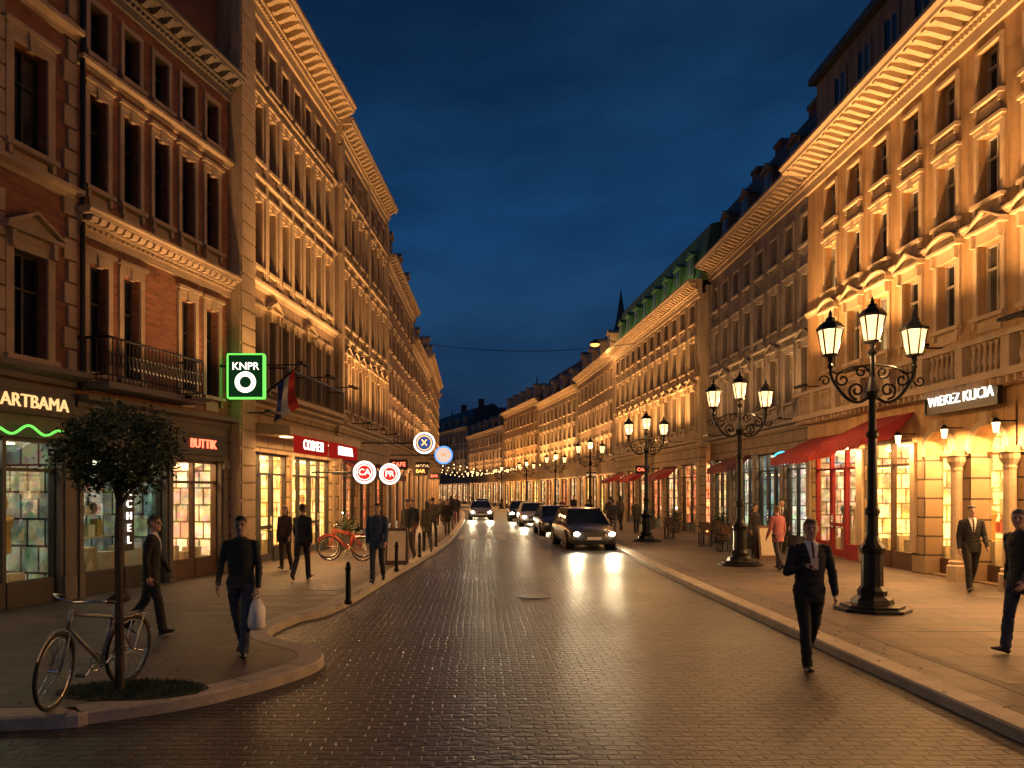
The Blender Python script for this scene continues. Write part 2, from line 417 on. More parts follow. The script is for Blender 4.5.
        if items:
            u=u0+.15
            its=['item_red','item_cream','item_dark','item_gold','item_teal','item_cream']
            while u<u1-.3:
                w=U(.15,.35)
                s.b('shop_stands','item_cream',u,u+w,-.75,-.45,.04,.04+U(.5,.9))
                u+=w+U(.1,.4)
            for zz in (1.0,1.5,2.0):
                s.b('shop_shelves','interior_wall',u0+.1,u1-.1,-depth+.01,-depth+.35,zz,zz+.03)
                u=u0+.15
                while u<u1-.3:
                    w=U(.06,.22); m_=random.choice(its)
                    s.b('shop_goods',m_,u,u+w,-depth+.08,-depth+.28,zz+.031,zz+.03+U(.12,.38)); u+=w+U(.03,.15)
            u=u0+.5
            while u<u1-.4:
                if R()<.7:
                    m_=random.choice(its); y=s.side*-.85
                    s.lathe(('shop_mannequins',m_),(u,y,.1),[(.12,0),(.03,.03),(.03,.75),(.15,.8),(.13,1.05),(.11,1.15),(.19,1.38),(.15,1.47),(.05,1.5),(.05,1.57),(.09,1.63),(.1,1.72),(.06,1.82)],8)
                u+=U(.7,1.3)
            n=max(1,int((u1-u0)/.9))
            for i in range(n):
                uu=u0+(i+.5)*(u1-u0)/n
                s.b('shop_ceiling_lamps','ceiling_lamp',uu-.12,uu+.12,-.95,-.6,z1-.09,z1-.065)
        if energy: s.lights.append((((u0+u1)/2,-.55,z1-.12),energy,color,(0,.45,-1),(u1-u0)*.85,.5,None))
    def shopfront(s,u0,u1,z1,frame='frame_dark',disp='display_glow_warm',energy=25,color=WARM,door=None,riser=.45,n=None,items=True,transom=True):
        s.interior(u0,u1,z1,disp,energy,color,items=items)
        n=n or max(1,round((u1-u0)/1.1)); w=(u1-u0)/n
        s.b('shop_glass','shop_glass',u0+.01,u1-.01,-.185,-.18,.05,z1-.01)
        for i in range(n+1):
            uu=u0+i*w; a=max(u0,uu-.04); b_=min(u1,uu+.04)
            s.b('shop_frames',frame,a,b_,-.24,-.12,0,z1)
        zt=z1*.8
        for i in range(n):
            a=u0+i*w+.042; b_=u0+(i+1)*w-.042
            isd=(door is not None and i==door)
            if not isd: s.b('shop_frames',frame,a,b_,-.23,-.10,0,riser)
            else:
                s.b('shop_frames',frame,a,a+.1,-.228,-.13,0,zt); s.b('shop_frames',frame,b_-.1,b_,-.228,-.13,0,zt)
                s.b('shop_frames',frame,a+.1,b_-.1,-.228,-.13,0,.25); s.b('shop_frames',frame,a+.1,b_-.1,-.228,-.13,.95,1.05)
                s.b('shop_frames','chrome',b_-.16,b_-.13,-.12,-.07,.9,1.3)
            if transom: s.b('shop_frames',frame,a,b_,-.225,-.135,zt,zt+.06)
            s.b('shop_frames',frame,a,b_,-.225,-.135,z1-.07,z1)
    def ground(s,openings,z1,top,wall,trim,u0=0,u1=None):
        u1=s.L if u1 is None else u1
        s.b('walls',wall,u0,u1,-.3,0,z1,top)
        e=[u0]
        for a,b_ in openings: e+=[a,b_]
        e.append(u1)
        for i in range(0,len(e),2):
            if e[i+1]-e[i]>.01:
                s.b('walls',wall,e[i],e[i+1],-.3,0,0,z1)
                if e[i+1]-e[i]<1.2:
                    s.b('pilasters',trim,e[i]+.03,e[i+1]-.03,-.01,.07,.003,.45); s.b('pilasters',trim,e[i]+.06,e[i+1]-.06,-.01,.045,.452,z1-.18); s.b('pilasters',trim,e[i]+.02,e[i+1]-.02,-.01,.09,z1-.178,z1+.02)
    def awning(s,u0,u1,z=3.1,dep=1.1,drop=.55,mat='awning_red'):
        n=int((u1-u0)/.22)
        s.prof('awning',mat,[(.02,z),(dep,z-drop),(dep,z-drop+.03),(.02,z+.04)],u0,u1)
        for i in range(n):
            a=u0+(u1-u0)*i/n; b_=u0+(u1-u0)*(i+1)/n; m_=(a+b_)/2
            s.pol('awning',mat,[(a,z-drop),(b_,z-drop),(b_,z-drop-.16),(m_+.03,z-drop-.22),(m_-.03,z-drop-.22),(a,z-drop-.16)],dep-.015,dep-.001)
        for u in(u0,u1-.012): s.prof('awning',mat,[(.02,z-.005),(dep-.02,z-drop-.005),(dep-.02,z-drop-.16),(.6,z-drop-.02)],u,u+.012)
    def sgn(s,name,uc,z,o,w,h,body,tm,**k):
        if s.side==1: L=Matrix(((-1,0,0,uc),(0,0,1,o),(0,1,0,z),(0,0,0,1)))
        else: L=Matrix(((1,0,0,uc),(0,0,-1,-o),(0,1,0,z),(0,0,0,1)))
        sign(name,s.M@L,w,h,body,tm,**k)
    def uplight(s,u0,u1,z,o,energy,color=WARM,tilt=.16,seg=3.0,spread=75):
        """bracket-mounted floodlights washing the wall above"""
        n=max(1,round((u1-u0)/seg))
        for i in range(n):
            a=u0+(u1-u0)*i/n; b_=u0+(u1-u0)*(i+1)/n; m_=(a+b_)/2
            s.lights.append(((m_,o,z+.09),energy*(b_-a)*U(.7,1.25),color,(0,-tilt,1),(b_-a)*.8,.14,spread))
            s.b('facade_floodlights','iron',m_-.35,m_+.35,o-.08,o+.08,z,z+.06)
            s.b('floodlight_brackets','iron',m_-.02,m_+.02,-.02,o-.081,z+.01,z+.04)
    def done(s,name):
        e=s.build(name,s.M)
        for (u,o,z),en,c,(du,do,dz),sx,sy,sp in s.lights:
            light('AREA','facade_light',e,(u,s.side*o,z),en,c,(du,s.side*do,dz),sx,sy,spread=sp)
        return e
def cs(n,L,m=0): 
    w=(L-2*m)/n; return [m+w*(i+.5) for i in range(n)]

# ===== R1 : ochre palace, right
r1=Bld((10.8,6.0),(10.8,25.3),'R'); L=r1.L
W=[10.26+1.47*k for k in range(-6,6)]
r1.mass(12.7,'stucco_ochre',9,4.25)
arcs=[1.6,3.35,5.1,6.85,8.6,10.3,12.05]; aw=1.18; zs=2.85
openA=[(c-aw/2,c+aw/2) for c in arcs]
edges=[0]+[x for o in openA for x in o]+[12.95]
for i in range(0,len(edges),2):
    r1.b('walls','rustic_stone',edges[i],edges[i+1],-.45,0,0,zs)
    c=(edges[i]+edges[i+1])/2
    if 0<i<len(edges)-2:
        y=.14
        r1.lathe(('columns','trim_light'),(c,y,0),[(.2,0),(.2,.35),(.16,.38),(.17,.44),(.13,.48),(.115,2.45),(.13,2.5),(.12,2.55),(.19,2.68),(.2,2.8)],14)
        r1.b('columns','trim_light',c-.22,c+.22,.002,.35,2.8,2.92)
for c in arcs:
    a0=c-.875 if c!=1.6 else 0; a1=c+.875 if c!=12.05 else 12.95
    N=14; r=aw/2
    pts=[(c-r*math.cos(math.pi*k/N),zs+r*math.sin(math.pi*k/N)) for k in range(N+1)]
    pp=[(a0,zs)]+pts+[(a1,zs)]
    for (ua,za),(ub,zb) in zip(pp[:-1],pp[1:]):
        if ub-ua>1e-5: r1.pol('walls','stucco_ochre',[(ua,za),(ub,zb),(ub,3.85),(ua,3.85)],-.45,0)
    for k in range(N):
        A=math.pi*k/N; Bq=math.pi*(k+1)/N
        q=lambda rr,t:(c-rr*math.cos(t),zs+rr*math.sin(t))
        r1.pol('arch_mouldings','trim_light',[q(r+.003,A),q(r+.003,Bq),q(r+.13,Bq),q(r+.13,A)],-.02,.07)
    r1.pol('arch_mouldings','trim_light',[(c-.07,zs+r-.03),(c+.07,zs+r-.03),(c+.11,zs+r+.25),(c-.11,zs+r+.25)],.0,.13)
r1.b('walls','stucco_ochre',0,12.95,-.45,0,3.85,4.3)
r1.interior(.1,12.9,3.75,'display_glow_gold',0,depth=2.0,items=True)
for i,c in enumerate(arcs):
    r1.b('shop_frames','frame_wood',c-aw/2,c+aw/2,-.42,-.36,0,.4); r1.b('shop_frames','frame_wood',c-.03,c+.03,-.42,-.36,.4,zs); r1.b('shop_frames','frame_wood',c-aw/2,c+aw/2,-.42,-.35,zs-.04,zs+.03)
    r1.b('shop_glass','shop_glass',c-aw/2,c+aw/2,-.40,-.395,.4,zs+aw/2)
    r1.lights.append(((c,-.2,zs+.35),85,WARM,(0,.25,-1),.7,.25,None))
    r1.lights.append(((c,-1.0,3.5),110,WARM,(0,.6,-1),1.2,.5,None))
r1.b('walls','stucco_ochre',12.95,19.3,-.3,0,3.35,4.3)
for a,b_ in ((12.95,13.2),(15.55,15.95),(18.95,19.3)): 
    r1.b('walls','rustic_stone',a,b_,-.3,0,0,3.35); r1.b('pilasters','trim_light',a+.03,b_-.03,-.01,.08,.5,3.2)
r1.shopfront(13.2,15.55,3.35,'frame_wood','display_glow_gold',200,n=2)
r1.shopfront(15.95,18.95,3.35,'awning_red','display_glow_warm',120,n=3,door=1)
r1.awning(13.1,15.3,3.95,1.35,.62); r1.awning(16.2,19.0,3.7,1.35,.65)
for c in (4.22,5.97,7.72,9.45,11.17,13.07,15.75):
    r1.b('wall_lantern_bracket','iron',c-.02,c+.02,.0,.40,3.42,3.45)
    r1.lathe(('wall_lantern','led_warm'),(c,.42,3.2),[(.05,0),(.08,.2)],6); r1.lathe(('wall_lantern_cap','iron'),(c,.42,3.4),[(.1,0),(.03,.1)],6)
    r1.lights.append(((c,.42,3.18),50,WARM,(0,-.45,-1),.16,.16,None))
r1.b('cornice','trim_light',-.01,L+.01,-.05,.12,4.18,4.3)
r1.b('balcony','trim_tan',-.02,L+.02,-.05,.5,4.305,4.45)
u=.3
while u<L-.1:
    r1.b('balcony','trim_tan',u,u+.06,.1,.42,4.18,4.303); u+=.245
for i in range(0,14):
    u0=.2+i*1.47
    if u0+.25>L: break
    r1.b('balcony','trim_tan',u0,u0+.24,.22,.46,4.452,5.088)
    uu=u0+.34
    while uu<u0+1.47-.06 and uu<L-.1:
        r1.lathe(('balusters','trim_tan'),(uu,.34,4.45),[(.05,0),(.05,.06),(.03,.09),(.06,.22),(.055,.3),(.025,.45),(.03,.55),(.05,.58),(.05,.64)],8); uu+=.18
r1.b('balcony','trim_tan',-.02,L+.02,.2,.48,5.09,5.2)
r1.storey(4.3,7.95,5.76,7.3,.74,W,'stucco_ochre',frame='frame_white',hood=['ped','seg'],lit=.16,aw=.13)
r1.belt(7.72,'trim_light',.14,.12)
r1.storey(7.95,10.05,8.2,9.62,.74,W,'stucco_ochre',frame='frame_white',hood='flat',lit=.05,aw=.1)
r1.storey(10.05,12.0,10.35,11.45,.7,W,'stucco_ochre',frame='frame_white',hood='none',lit=.0,aw=.09)
r1.cornice(11.75,'trim_light',ov=.95,h=.95)
r1.b('attic_walls','stucco_grey',0,L,-8,-.3,12.72,15.4)
for c in W:
    r1.b('window_panes','glass_dark',c-.33,c+.33,-.3,-.28,13.6,14.8); r1.b('window_trim','trim_grey',c-.42,c-.332,-.31,-.24,13.5,14.9); r1.b('window_trim','trim_grey',c+.332,c+.42,-.31,-.24,13.5,14.9)
    r1.b('window_frames','frame_white',c-.02,c+.02,-.279,-.26,13.6,14.8)
r1.b('roof','roof_slate',-.1,L+.1,-8,-.05,15.4,15.62)
r1.prof('roof','roof_slate',[(-.4,15.625),(-2.5,16.6),(-8,16.6),(-8,15.625)],0,L)
r1.uplight(.3,19.2,5.22,.95,55,tilt=.10)
r1.done('ochre_palace_building')
r1.sgn('shop_sign',10.9,4.08,.25,2.5,.5,'WIEKEZ KLICIA','neon_white',frame='iron',ts=.34,bold=0)
# ===== R2
r2=Bld((11.15,25.3),(11.1,37.0),'R'); L=r2.L; W=cs(8,L,.2)
r2.mass(12.9,'stucco_grey')
ops=[(.4+i*2.82,.4+i*2.82+2.4) for i in range(4)]
r2.ground(ops,3.5,4.3,'rustic_brown','trim_grey')
for i,(a,b_) in enumerate(ops): r2.shopfront(a,b_,3.5,'frame_dark',['display_glow_white','display_glow_cool','display_glow_white','display_glow_warm'][i],60,(1,.8,.5),n=3,door=1 if i%2 else None)
r2.belt(4.3,'trim_grey',.2,.35)
r2.storey(4.3,7.6,5.2,7.0,.72,W,'stucco_grey',frame='frame_white',hood=['ped','flat'],trim='trim_grey',lit=.1)
r2.storey(7.6,10.1,8.0,9.5,.72,W,'stucco_grey',frame='frame_white',hood='flat',trim='trim_grey')
r2.storey(10.1,12.2,10.5,11.5,.66,W,'stucco_grey',frame='frame_white',hood='none',trim='trim_grey')
r2.belt(7.45,'trim_grey')
for q in (0.05,L/2-.15,L-.35): r2.b('pilasters','trim_grey',q,q+.3,-.01,.1,4.6,11.9)
r2.cornice(12.1,'trim_tan',ov=.75,h=.85)
r2.mansard(12.96,'roof_slate',2.5,9,cs(4,L,.8),wallm='stone_dark',back=.7)
for q in (1.2,4.2,7.6,10.4): r2.b('chimneys','brick_dark',q,q+.7,-2.6,-1.8,14.5,17.0); r2.b('chimneys','stone_dark',q-.06,q+.76,-2.66,-1.74,17.0,17.15)
r2.uplight(.5,L-.5,4.56,.7,13)
r2.awning(6.0,8.6,3.5,1.1,.5,'awning_dark')
r2.done('grey_townhouse')
# ===== R3
r3=Bld((10.6,37.0),(9.75,55.5),'R'); L=r3.L; W=cs(12,L,.3)
r3.mass(12.0,'stucco_cream')
ops=[(.5+i*3.02,.5+i*3.02+2.5) for i in range(6)]
r3.ground(ops,3.4,4.3,'rustic_stone','trim_light')
for i,(a,b_) in enumerate(ops): r3.shopfront(a,b_,3.4,'frame_dark','display_glow_warm' if i%2 else 'display_glow_red',70,n=2)
r3.belt(4.3,'trim_light',.2,.35)
r3.storey(4.3,7.6,5.2,7.0,.75,W,'stucco_cream',hood='ped',lit=.12)
r3.storey(7.6,10.0,8.0,9.4,.75,W,'stucco_cream',hood='flat')
r3.storey(10.0,11.6,10.3,11.2,.7,W,'stucco_cream',hood='none')
r3.belt(7.45,'trim_light')
r3.cornice(11.4,'trim_light',ov=.6,h=.85,dent=False)
r3.mansard(12.26,'roof_green',2.7,10,cs(8,L,.5),wallm='roof_green',glass='glass_curtain',back=.55)
r3.awning(3.4,6.,3.3,1.2,.5); r3.awning(9.3,12,3.3,1.2,.5); r3.awning(15.2,17.5,3.3,1.2,.5)
r3.uplight(.5,L-.5,4.56,.8,50,seg=4)
r3.lights.append(((L/2,.5,12.3),80,(.85,1,.3),(0,-.5,.8),L*.9,.15,None))
for q in (3,9,15): r3.b('chimneys','brick_dark',q,q+.8,-4.2,-3.4,14.5,17.0)
r3.done('green_roof_building')
def simple_row(p0,p1,side,H,wall,trim,roof,nb,up,disp,floors=3,roofh=2.0,lit=.1):
    b=Bld(p0,p1,side); L=b.L; W=cs(nb,L,.3)
    b.mass(H,wall)
    n=max(2,round(L/3.2)); w=(L-.4)/n
    ops=[(.2+i*w+.2,.2+(i+1)*w-.2) for i in range(n)]
    b.ground(ops,3.3,4.2,wall,trim)
    for i,(a,c_) in enumerate(ops): b.shopfront(a,c_,3.3,'frame_dark',disp[i%len(disp)],0,n=2,items=False,transom=False)
    b.lights.append(((L/2,.5,3.5),28*L,WARM,(0,.1,-1),L*.9,.4,None))
    b.belt(4.2,trim,.2,.3)
    fh=(H-.6-4.2)/floors
    for f in range(floors):
        z=4.2+f*fh
        b.storey(z,z+fh,z+fh*.24,z+fh*.76,.72,W,wall,simple=True,hood='flat' if f<floors-1 else 'none',trim=trim,lit=lit)
    b.cornice(H-.62,trim,ov=.5,h=.65,dent=False,step=.5)
    b.mansard(H+.04,roof,roofh,9,cs(max(2,nb//2),L,.5),wallm=trim)
    for q in (L*.15,L*.6): b.b('chimneys','brick_dark',q,q+.8,-4.0,-3.2,H+1,H+roofh+2)
    if up: b.uplight(.4,L-.4,4.45,.7,up,seg=6)
    return b
simple_row((9.75,55.5),(8.9,70),'R',12.3,'stucco_tan','trim_light','roof_slate',9,40,['display_glow_warm','display_glow_gold']).done('tan_townhouse')
simple_row((8.9,70),(6.6,86),'R',11.8,'stucco_cream','trim_light','roof_tile',9,50,['display_glow_warm','display_glow_red'],roofh=2.8).done('cream_townhouse')
simple_row((6.6,86),(3.2,104),'R',12.6,'stucco_ochre','trim_light','roof_slate',10,45,['display_glow_gold','display_glow_warm'],roofh=1.2).done('ochre_townhouse')
simple_row((3.2,104),(-2.0,126),'R',11.0,'stucco_tan','trim_tan','roof_slate',11,25,['display_glow_warm']).done('brown_townhouse')
simple_row((-2.0,126),(-9,146),'R',12.8,'stucco_grey','trim_grey','roof_slate',10,10,['display_glow_warm'],roofh=3).done('far_grey_townhouse')

# ===== B0 left nearest
b0=Bld((-9.5,7.2),(-7.58,14.4),'L'); L=b0.L
b0.mass(16,'brick_dark',9,4.2)
W=[L-1.05-1.75*k for k in range(4)][::-1]
b0.ground([(.3,3.5),(3.8,L-.35)],2.95,3.95,'stone_dark','stone_dark')
b0.shopfront(.3,3.5,2.95,'frame_dark','display_glow_dim',24,(.9,.95,.6),n=2); b0.shopfront(3.8,L-.35,2.95,'frame_dark','display_glow_dim',24,(.9,.95,.65),n=3)
b0.belt(3.95,'stone_dark',.25,.4)
b0.storey(3.9,7.4,4.34,6.15,.72,W,'brick_red',hood='ped',trim='trim_tan',aw=.16,lit=0)
b0.belt(7.42,'trim_tan',.2,.22)
b0.storey(7.4,10.5,7.95,9.7,.72,W,'brick_red',hood='flat',trim='trim_tan',aw=.16,lit=0)
b0.belt(10.4,'trim_tan',.2,.22)
b0.storey(10.5,14,11.1,12.8,.72,W,'brick_red',hood='flat',trim='trim_tan',aw=.16,lit=0)
b0.cornice(14,'trim_tan',ov=.7,h=.8); b0.mansard(14.9,'roof_slate',2)
for k in range(24):
    z=4.25+k*.41; ww=.30 if k%2 else .2
    b0.b('quoins','trim_tan',L-ww-.03,L-.03,-.01,.06,z,z+.37)
    for uc in W:
        if k<23 and not any(a<z+.2<b_ for a,b_ in((7.3,7.7),(10.3,10.7))):
            b0.b('quoins','trim_tan',uc-.52-ww*.5-.14,uc-.53,-.01,.04,z,z+.37)
b0.done('stone_trimmed_brick_building')
b0.sgn('shop_sign',L-1.15,3.55,.12,2.0,.42,'KARTBAMA','neon_warm',ts=.32,bold=0)
# ===== B1 brick building
b1=Bld((-7.58,14.4),(-6.3,19.2),'L'); L=b1.L
b1.mass(15,'brick_dark',9,3.9)
W=[.55+.93*k for k in range(5)]
b1.ground([(.2,2.6),(2.85,L-.3)],2.75,3.7,'stone_dark','stone_dark')
b1.shopfront(.2,2.6,2.75,'frame_dark','display_glow_dim',25,(.9,.95,.6),n=2); b1.shopfront(2.85,L-.3,2.75,'frame_wood','display_glow_warm',60,n=2)
b1.belt(3.6,'stone_dark',.22,.3)
b1.storey(3.7,7.0,4.3,6.4,.5,[W[0],W[1],W[3],W[4]],'brick_red',hood='flat',trim='trim_tan',lit=0,aw=.12)
b1.cornice(6.85,'trim_tan',ov=.38,h=.5,step=.22)
b1.storey(7.0,10.1,7.85,9.65,.48,W,'brick_red',hood='flat',trim='trim_tan',lit=0,aw=.11)
b1.belt(10.05,'trim_tan',.16,.2)
b1.storey(10.1,11.9,10.4,11.4,.46,W,'brick_red',hood='none',trim='trim_tan',lit=0,aw=.1)
b1.cornice(11.75,'stone_dark',ov=.5,h=.6)
b1.b('attic_walls','brick_dark',0,L,-8,-.3,12.35,14.6); b1.mansard(14.6,'roof_slate',1.5)
b1.b('balcony','stone_dark',.05,3.0,0,.7,3.95,4.07)
for i in range(27):
    u=.08+i*.111
    b1.tube(('balcony_railing','iron'),[(u,-.66,4.07),(u,-.66,4.9)],.013,5)
    if i<26: 
        pts=[(u+.055+.04*math.cos(a),-.66,4.5+.13*math.sin(a)) for a in [k*math.pi/4 for k in range(8)]]
        b1.tube(('balcony_railing','iron'),pts,.011,4,closed=True)
b1.tube(('balcony_railing','iron'),[(.06,0,4.9),(.06,-.66,4.9),(2.98,-.66,4.9),(2.98,0,4.9)],.026,6)
b1.tube(('balcony_railing','iron'),[(.06,0,4.2),(.06,-.66,4.2),(2.98,-.66,4.2),(2.98,0,4.2)],.018,6)
for k in (0,1,2,3,4): b1.tube(('balcony_railing','iron'),[(.06,-.12*k-.05,4.07),(.06,-.12*k-.05,4.9)],.011,5)
b1.tube(('drainpipe','iron'),[(.04,-.12,3.9),(.04,-.12,12)],.05,8)
b1.uplight(.2,L-.2,3.98,.9,14,seg=5,tilt=.2)
b1.done('red_brick_building')
b1.sgn('shop_sign',3.8,3.12,.1,1.9,.5,'BUTTIK','neon_red',ts=.30,panel='sign_panel',bold=0)
# ===== B2 sandstone
b2=Bld((-6.22,19.22),(-5.18,27.4),'L'); L=b2.L
b2.mass(15.2,'stucco_tan',9,4.2)
W=[1.55+.97*k for k in range(7)]
b2.ground([(1.0,3.9),(4.1,L-.35)],3.1,4.3,'rustic_stone','trim_light')
b2.shopfront(1.0,3.9,3.1,'frame_dark','display_glow_gold',220,n=3,door=1); b2.shopfront(4.1,L-.35,3.1,'frame_dark','display_glow_gold',220,n=4,door=2)
b2.belt(4.3,'trim_light',.22,.35)
for z0,z1,a,b_,hd in ((4.3,7.7,4.9,6.8,['flat','ped','flat']),(7.7,10.5,8.1,9.9,['flat']),(10.5,13.0,10.95,12.5,['flat']),(13.0,15.0,13.25,14.3,['none'])):
    b2.storey(z0,z1,a,b_,.5,W,'stucco_tan',hood=hd,trim='trim_light',lit=.05,aw=.1)
b2.belt(7.5,'trim_light',.2,.16); b2.belt(10.4,'trim_light',.14,.12); b2.belt(12.9,'trim_light',.14,.12)
b2.b('corner_pier','trim_light',0,.9,-.01,.22,0,14.7)
for k in range(32):
    b2.b('corner_pier','trim_light',.05,.85,.2,.26,.5+k*.44,.5+k*.44+.38)
for k in range(8):
    u=W[0]-.485+.97*k; b2.b('pilasters','trim_light',u-.1,u+.1,-.01,.09,7.8,12.8)
b2.cornice(14.8,'trim_light',ov=.8,h=.95,step=.4)
b2.mansard(15.78,'roof_slate',1.8)
b2.b('balcony','trim_light',2.2,7.6,.0,.6,4.55,4.68)
for i in range(50):
    u=2.25+i*.108; b2.tube(('balcony_railing','iron'),[(u,-.55,4.68),(u,-.55,5.45)],.012,5)
b2.tube(('balcony_railing','iron'),[(2.22,0,5.45),(2.22,-.55,5.45),(7.58,-.55,5.45),(7.58,0,5.45)],.025,6)
b2.prof('canopy','trim_light',[(.0,3.55),(1.1,3.5),(1.1,3.75),(.0,3.85)],1.1,7.7)
for k in range(5): b2.lights.append(((1.8+k*1.35,.75,3.47),50,WARM,(0,.1,-1),.9,.3,None)); b2.b('canopy_lamps','ceiling_lamp',1.6+k*1.35,2.0+k*1.35,.6,.85,3.49,3.497)
b2.uplight(1,L-.2,5.5,1.1,32,tilt=.08,seg=2.4); b2.uplight(.1,.8,4.0,.9,32,seg=1)
b2.done('sandstone_building')
b2.sgn('shop_sign',2.6,3.28,1.2,2.6,.46,'COSMETI','neon_white',ts=.40,panel='sign_red_panel',bold=0)
b2.sgn('shop_sign',5.6,3.28,1.2,2.8,.46,'BERLINA','neon_white',ts=.40,panel='sign_red_panel',bold=0)
# ===== B3
b3=Bld((-5.05,27.42),(-4.4,36.2),'L'); L=b3.L; W=cs(7,L,.3)
b3.mass(14.6,'stucco_cream',9,4.2)
ops=[(.4+i*2.8,.4+i*2.8+2.4) for i in range(3)]
b3.ground(ops,3.2,4.3,'rustic_stone','trim_light')
for a,b_ in ops: b3.shopfront(a,b_,3.2,'frame_dark','display_glow_red',60,n=2)
for z0,z1,a,b_,hd in ((4.3,7.7,5.0,6.8,['ped']),(7.7,10.5,8.1,9.9,['flat']),(10.5,13.0,10.95,12.5,['flat']),(13.0,14.8,13.3,14.1,['none'])):
    b3.storey(z0,z1,a,b_,.55,W,'stucco_tan',hood=hd,trim='trim_light',lit=.08)
b3.belt(4.3,'trim_light',.2,.3); b3.belt(7.5,'trim_light'); b3.belt(10.4,'trim_light'); b3.belt(12.9,'trim_light')
for u in (.05,L-.35,L/2): b3.b('pilasters','trim_light',u,u+.3,-.01,.14,4.6,14.4)
b3.cornice(14.5,'trim_light',ov=.55,h=.85); b3.mansard(15.37,'roof_slate',1.2)
b3.awning(.3,2.9,3.2,1,.5,'awning_dark'); b3.awning(5.9,8.4,3.2,1,.5,'awning_dark')
b3.uplight(.3,L-.3,4.56,.8,26)
b3.done('corniced_stone_building')
simple_row((-4.45,36.25),(-4.2,48),'L',13.2,'stucco_rose','trim_tan','roof_slate',7,13,['display_glow_warm','display_glow_red'],4,1.2).done('rose_townhouse')
simple_row((-4.3,48.05),(-4.1,62),'L',11.6,'stucco_tan','trim_tan','roof_tile',8,17,['display_glow_warm'],3,1.5).done('tan_corner_townhouse')
simple_row((-4.2,62.05),(-4.4,82),'L',13.2,'stucco_rose','trim_light','roof_slate',10,15,['display_glow_warm','display_glow_gold'],4,1.5).done('rose_corner_townhouse')
simple_row((-4.5,82.05),(-8,105),'L',12.5,'stucco_tan','trim_tan','roof_slate',10,15,['display_glow_warm'],3,1.5).done('far_tan_townhouse')
P=Parts()
P.box(('tower_body','stone_dark'),-1.5,1.5,-1.5,1.5,0,17.5); P.box(('tower_ledge','stone_dark'),-1.7,1.7,-1.7,1.7,17.5,17.8)
P.lathe(('spire','roof_slate'),(0,0,17.8),[(1.8,0),(1.3,1.0),(.6,3.0),(.12,6.0),(.05,6.7)],8)
for sx in(-1,1):
    for sy in(-1,1): P.lathe(('pinnacle','roof_slate'),(sx*1.4,sy*1.4,17.8),[(.25,0),(.25,.6),(.03,1.9)],6)
for sx in (-.6,.6): P.box(('louvres','iron'),sx-.3,sx+.3,-1.52,-1.49,13.5,16.2)
P.build('church_tower',Matrix.Translation((15.6,85,0)))
P=Parts(); P.box(('tower_body','stone_dark'),-4,4,-3,3,0,15)
P.lathe(('dome','roof_slate'),(0,0,15),[(2.6,0),(2.6,1),(2.2,2.2),(1.3,3.2),(.4,3.8),(.15,5),(.03,6.5)],12)
P.build('domed_building',Matrix.Translation((9.5,128,0)))
P=Parts(); P.box(('tower_body','stone_dark'),-5,5,-3,3,0,15); P.lathe(('dome','roof_slate'),(-2,0,15),[(2.2,0),(1.2,1.6),(.2,3),(.03,5)],8); P.lathe(('dome','roof_slate'),(3,0,15),[(1,0),(.5,1.6),(.03,4)],8)
P.build('distant_turreted_building',Matrix.Translation((-4,165,0)))
tick('bld')

# ------------------------------------------------------------ ground, road, pavements
def sheet(name,pts,z,mat):
    me=bpy.data.meshes.new(name)
    bm=bmesh.new(); f=bm.faces.new([bm.verts.new((x,y,z)) for x,y in pts]); bmesh.ops.triangulate(bm,faces=[f]); bmesh.ops.recalc_face_normals(bm,faces=bm.faces)
    for f in bm.faces:
        if f.normal.z<0: f.normal_flip()
    bm.to_mesh(me); bm.free()
    me.materials.append(MATS[mat]); o=bpy.data.objects.new(name,me); COL.objects.link(o); return o
sheet('ground',[(-500,-200),(500,-200),(500,900),(-500,900)],0,'asphalt')
sheet('road',[(-30,-12),(12,-12),(12,170),(-30,170)],.004,'cobbles')
def smooth(pts,n=6):
    out=[]
    for i in range(len(pts)-1):
        p0=pts[max(i-1,0)];p1=pts[i];p2=pts[i+1];p3=pts[min(i+2,len(pts)-1)]
        for k in range(n):
            t=k/n
            out.append(tuple(.5*((2*p1[j])+(-p0[j]+p2[j])*t+(2*p0[j]-5*p1[j]+4*p2[j]-p3[j])*t*t+(-p0[j]+3*p1[j]-3*p2[j]+p3[j])*t**3) for j in(0,1)))
    out.append(pts[-1]); return out
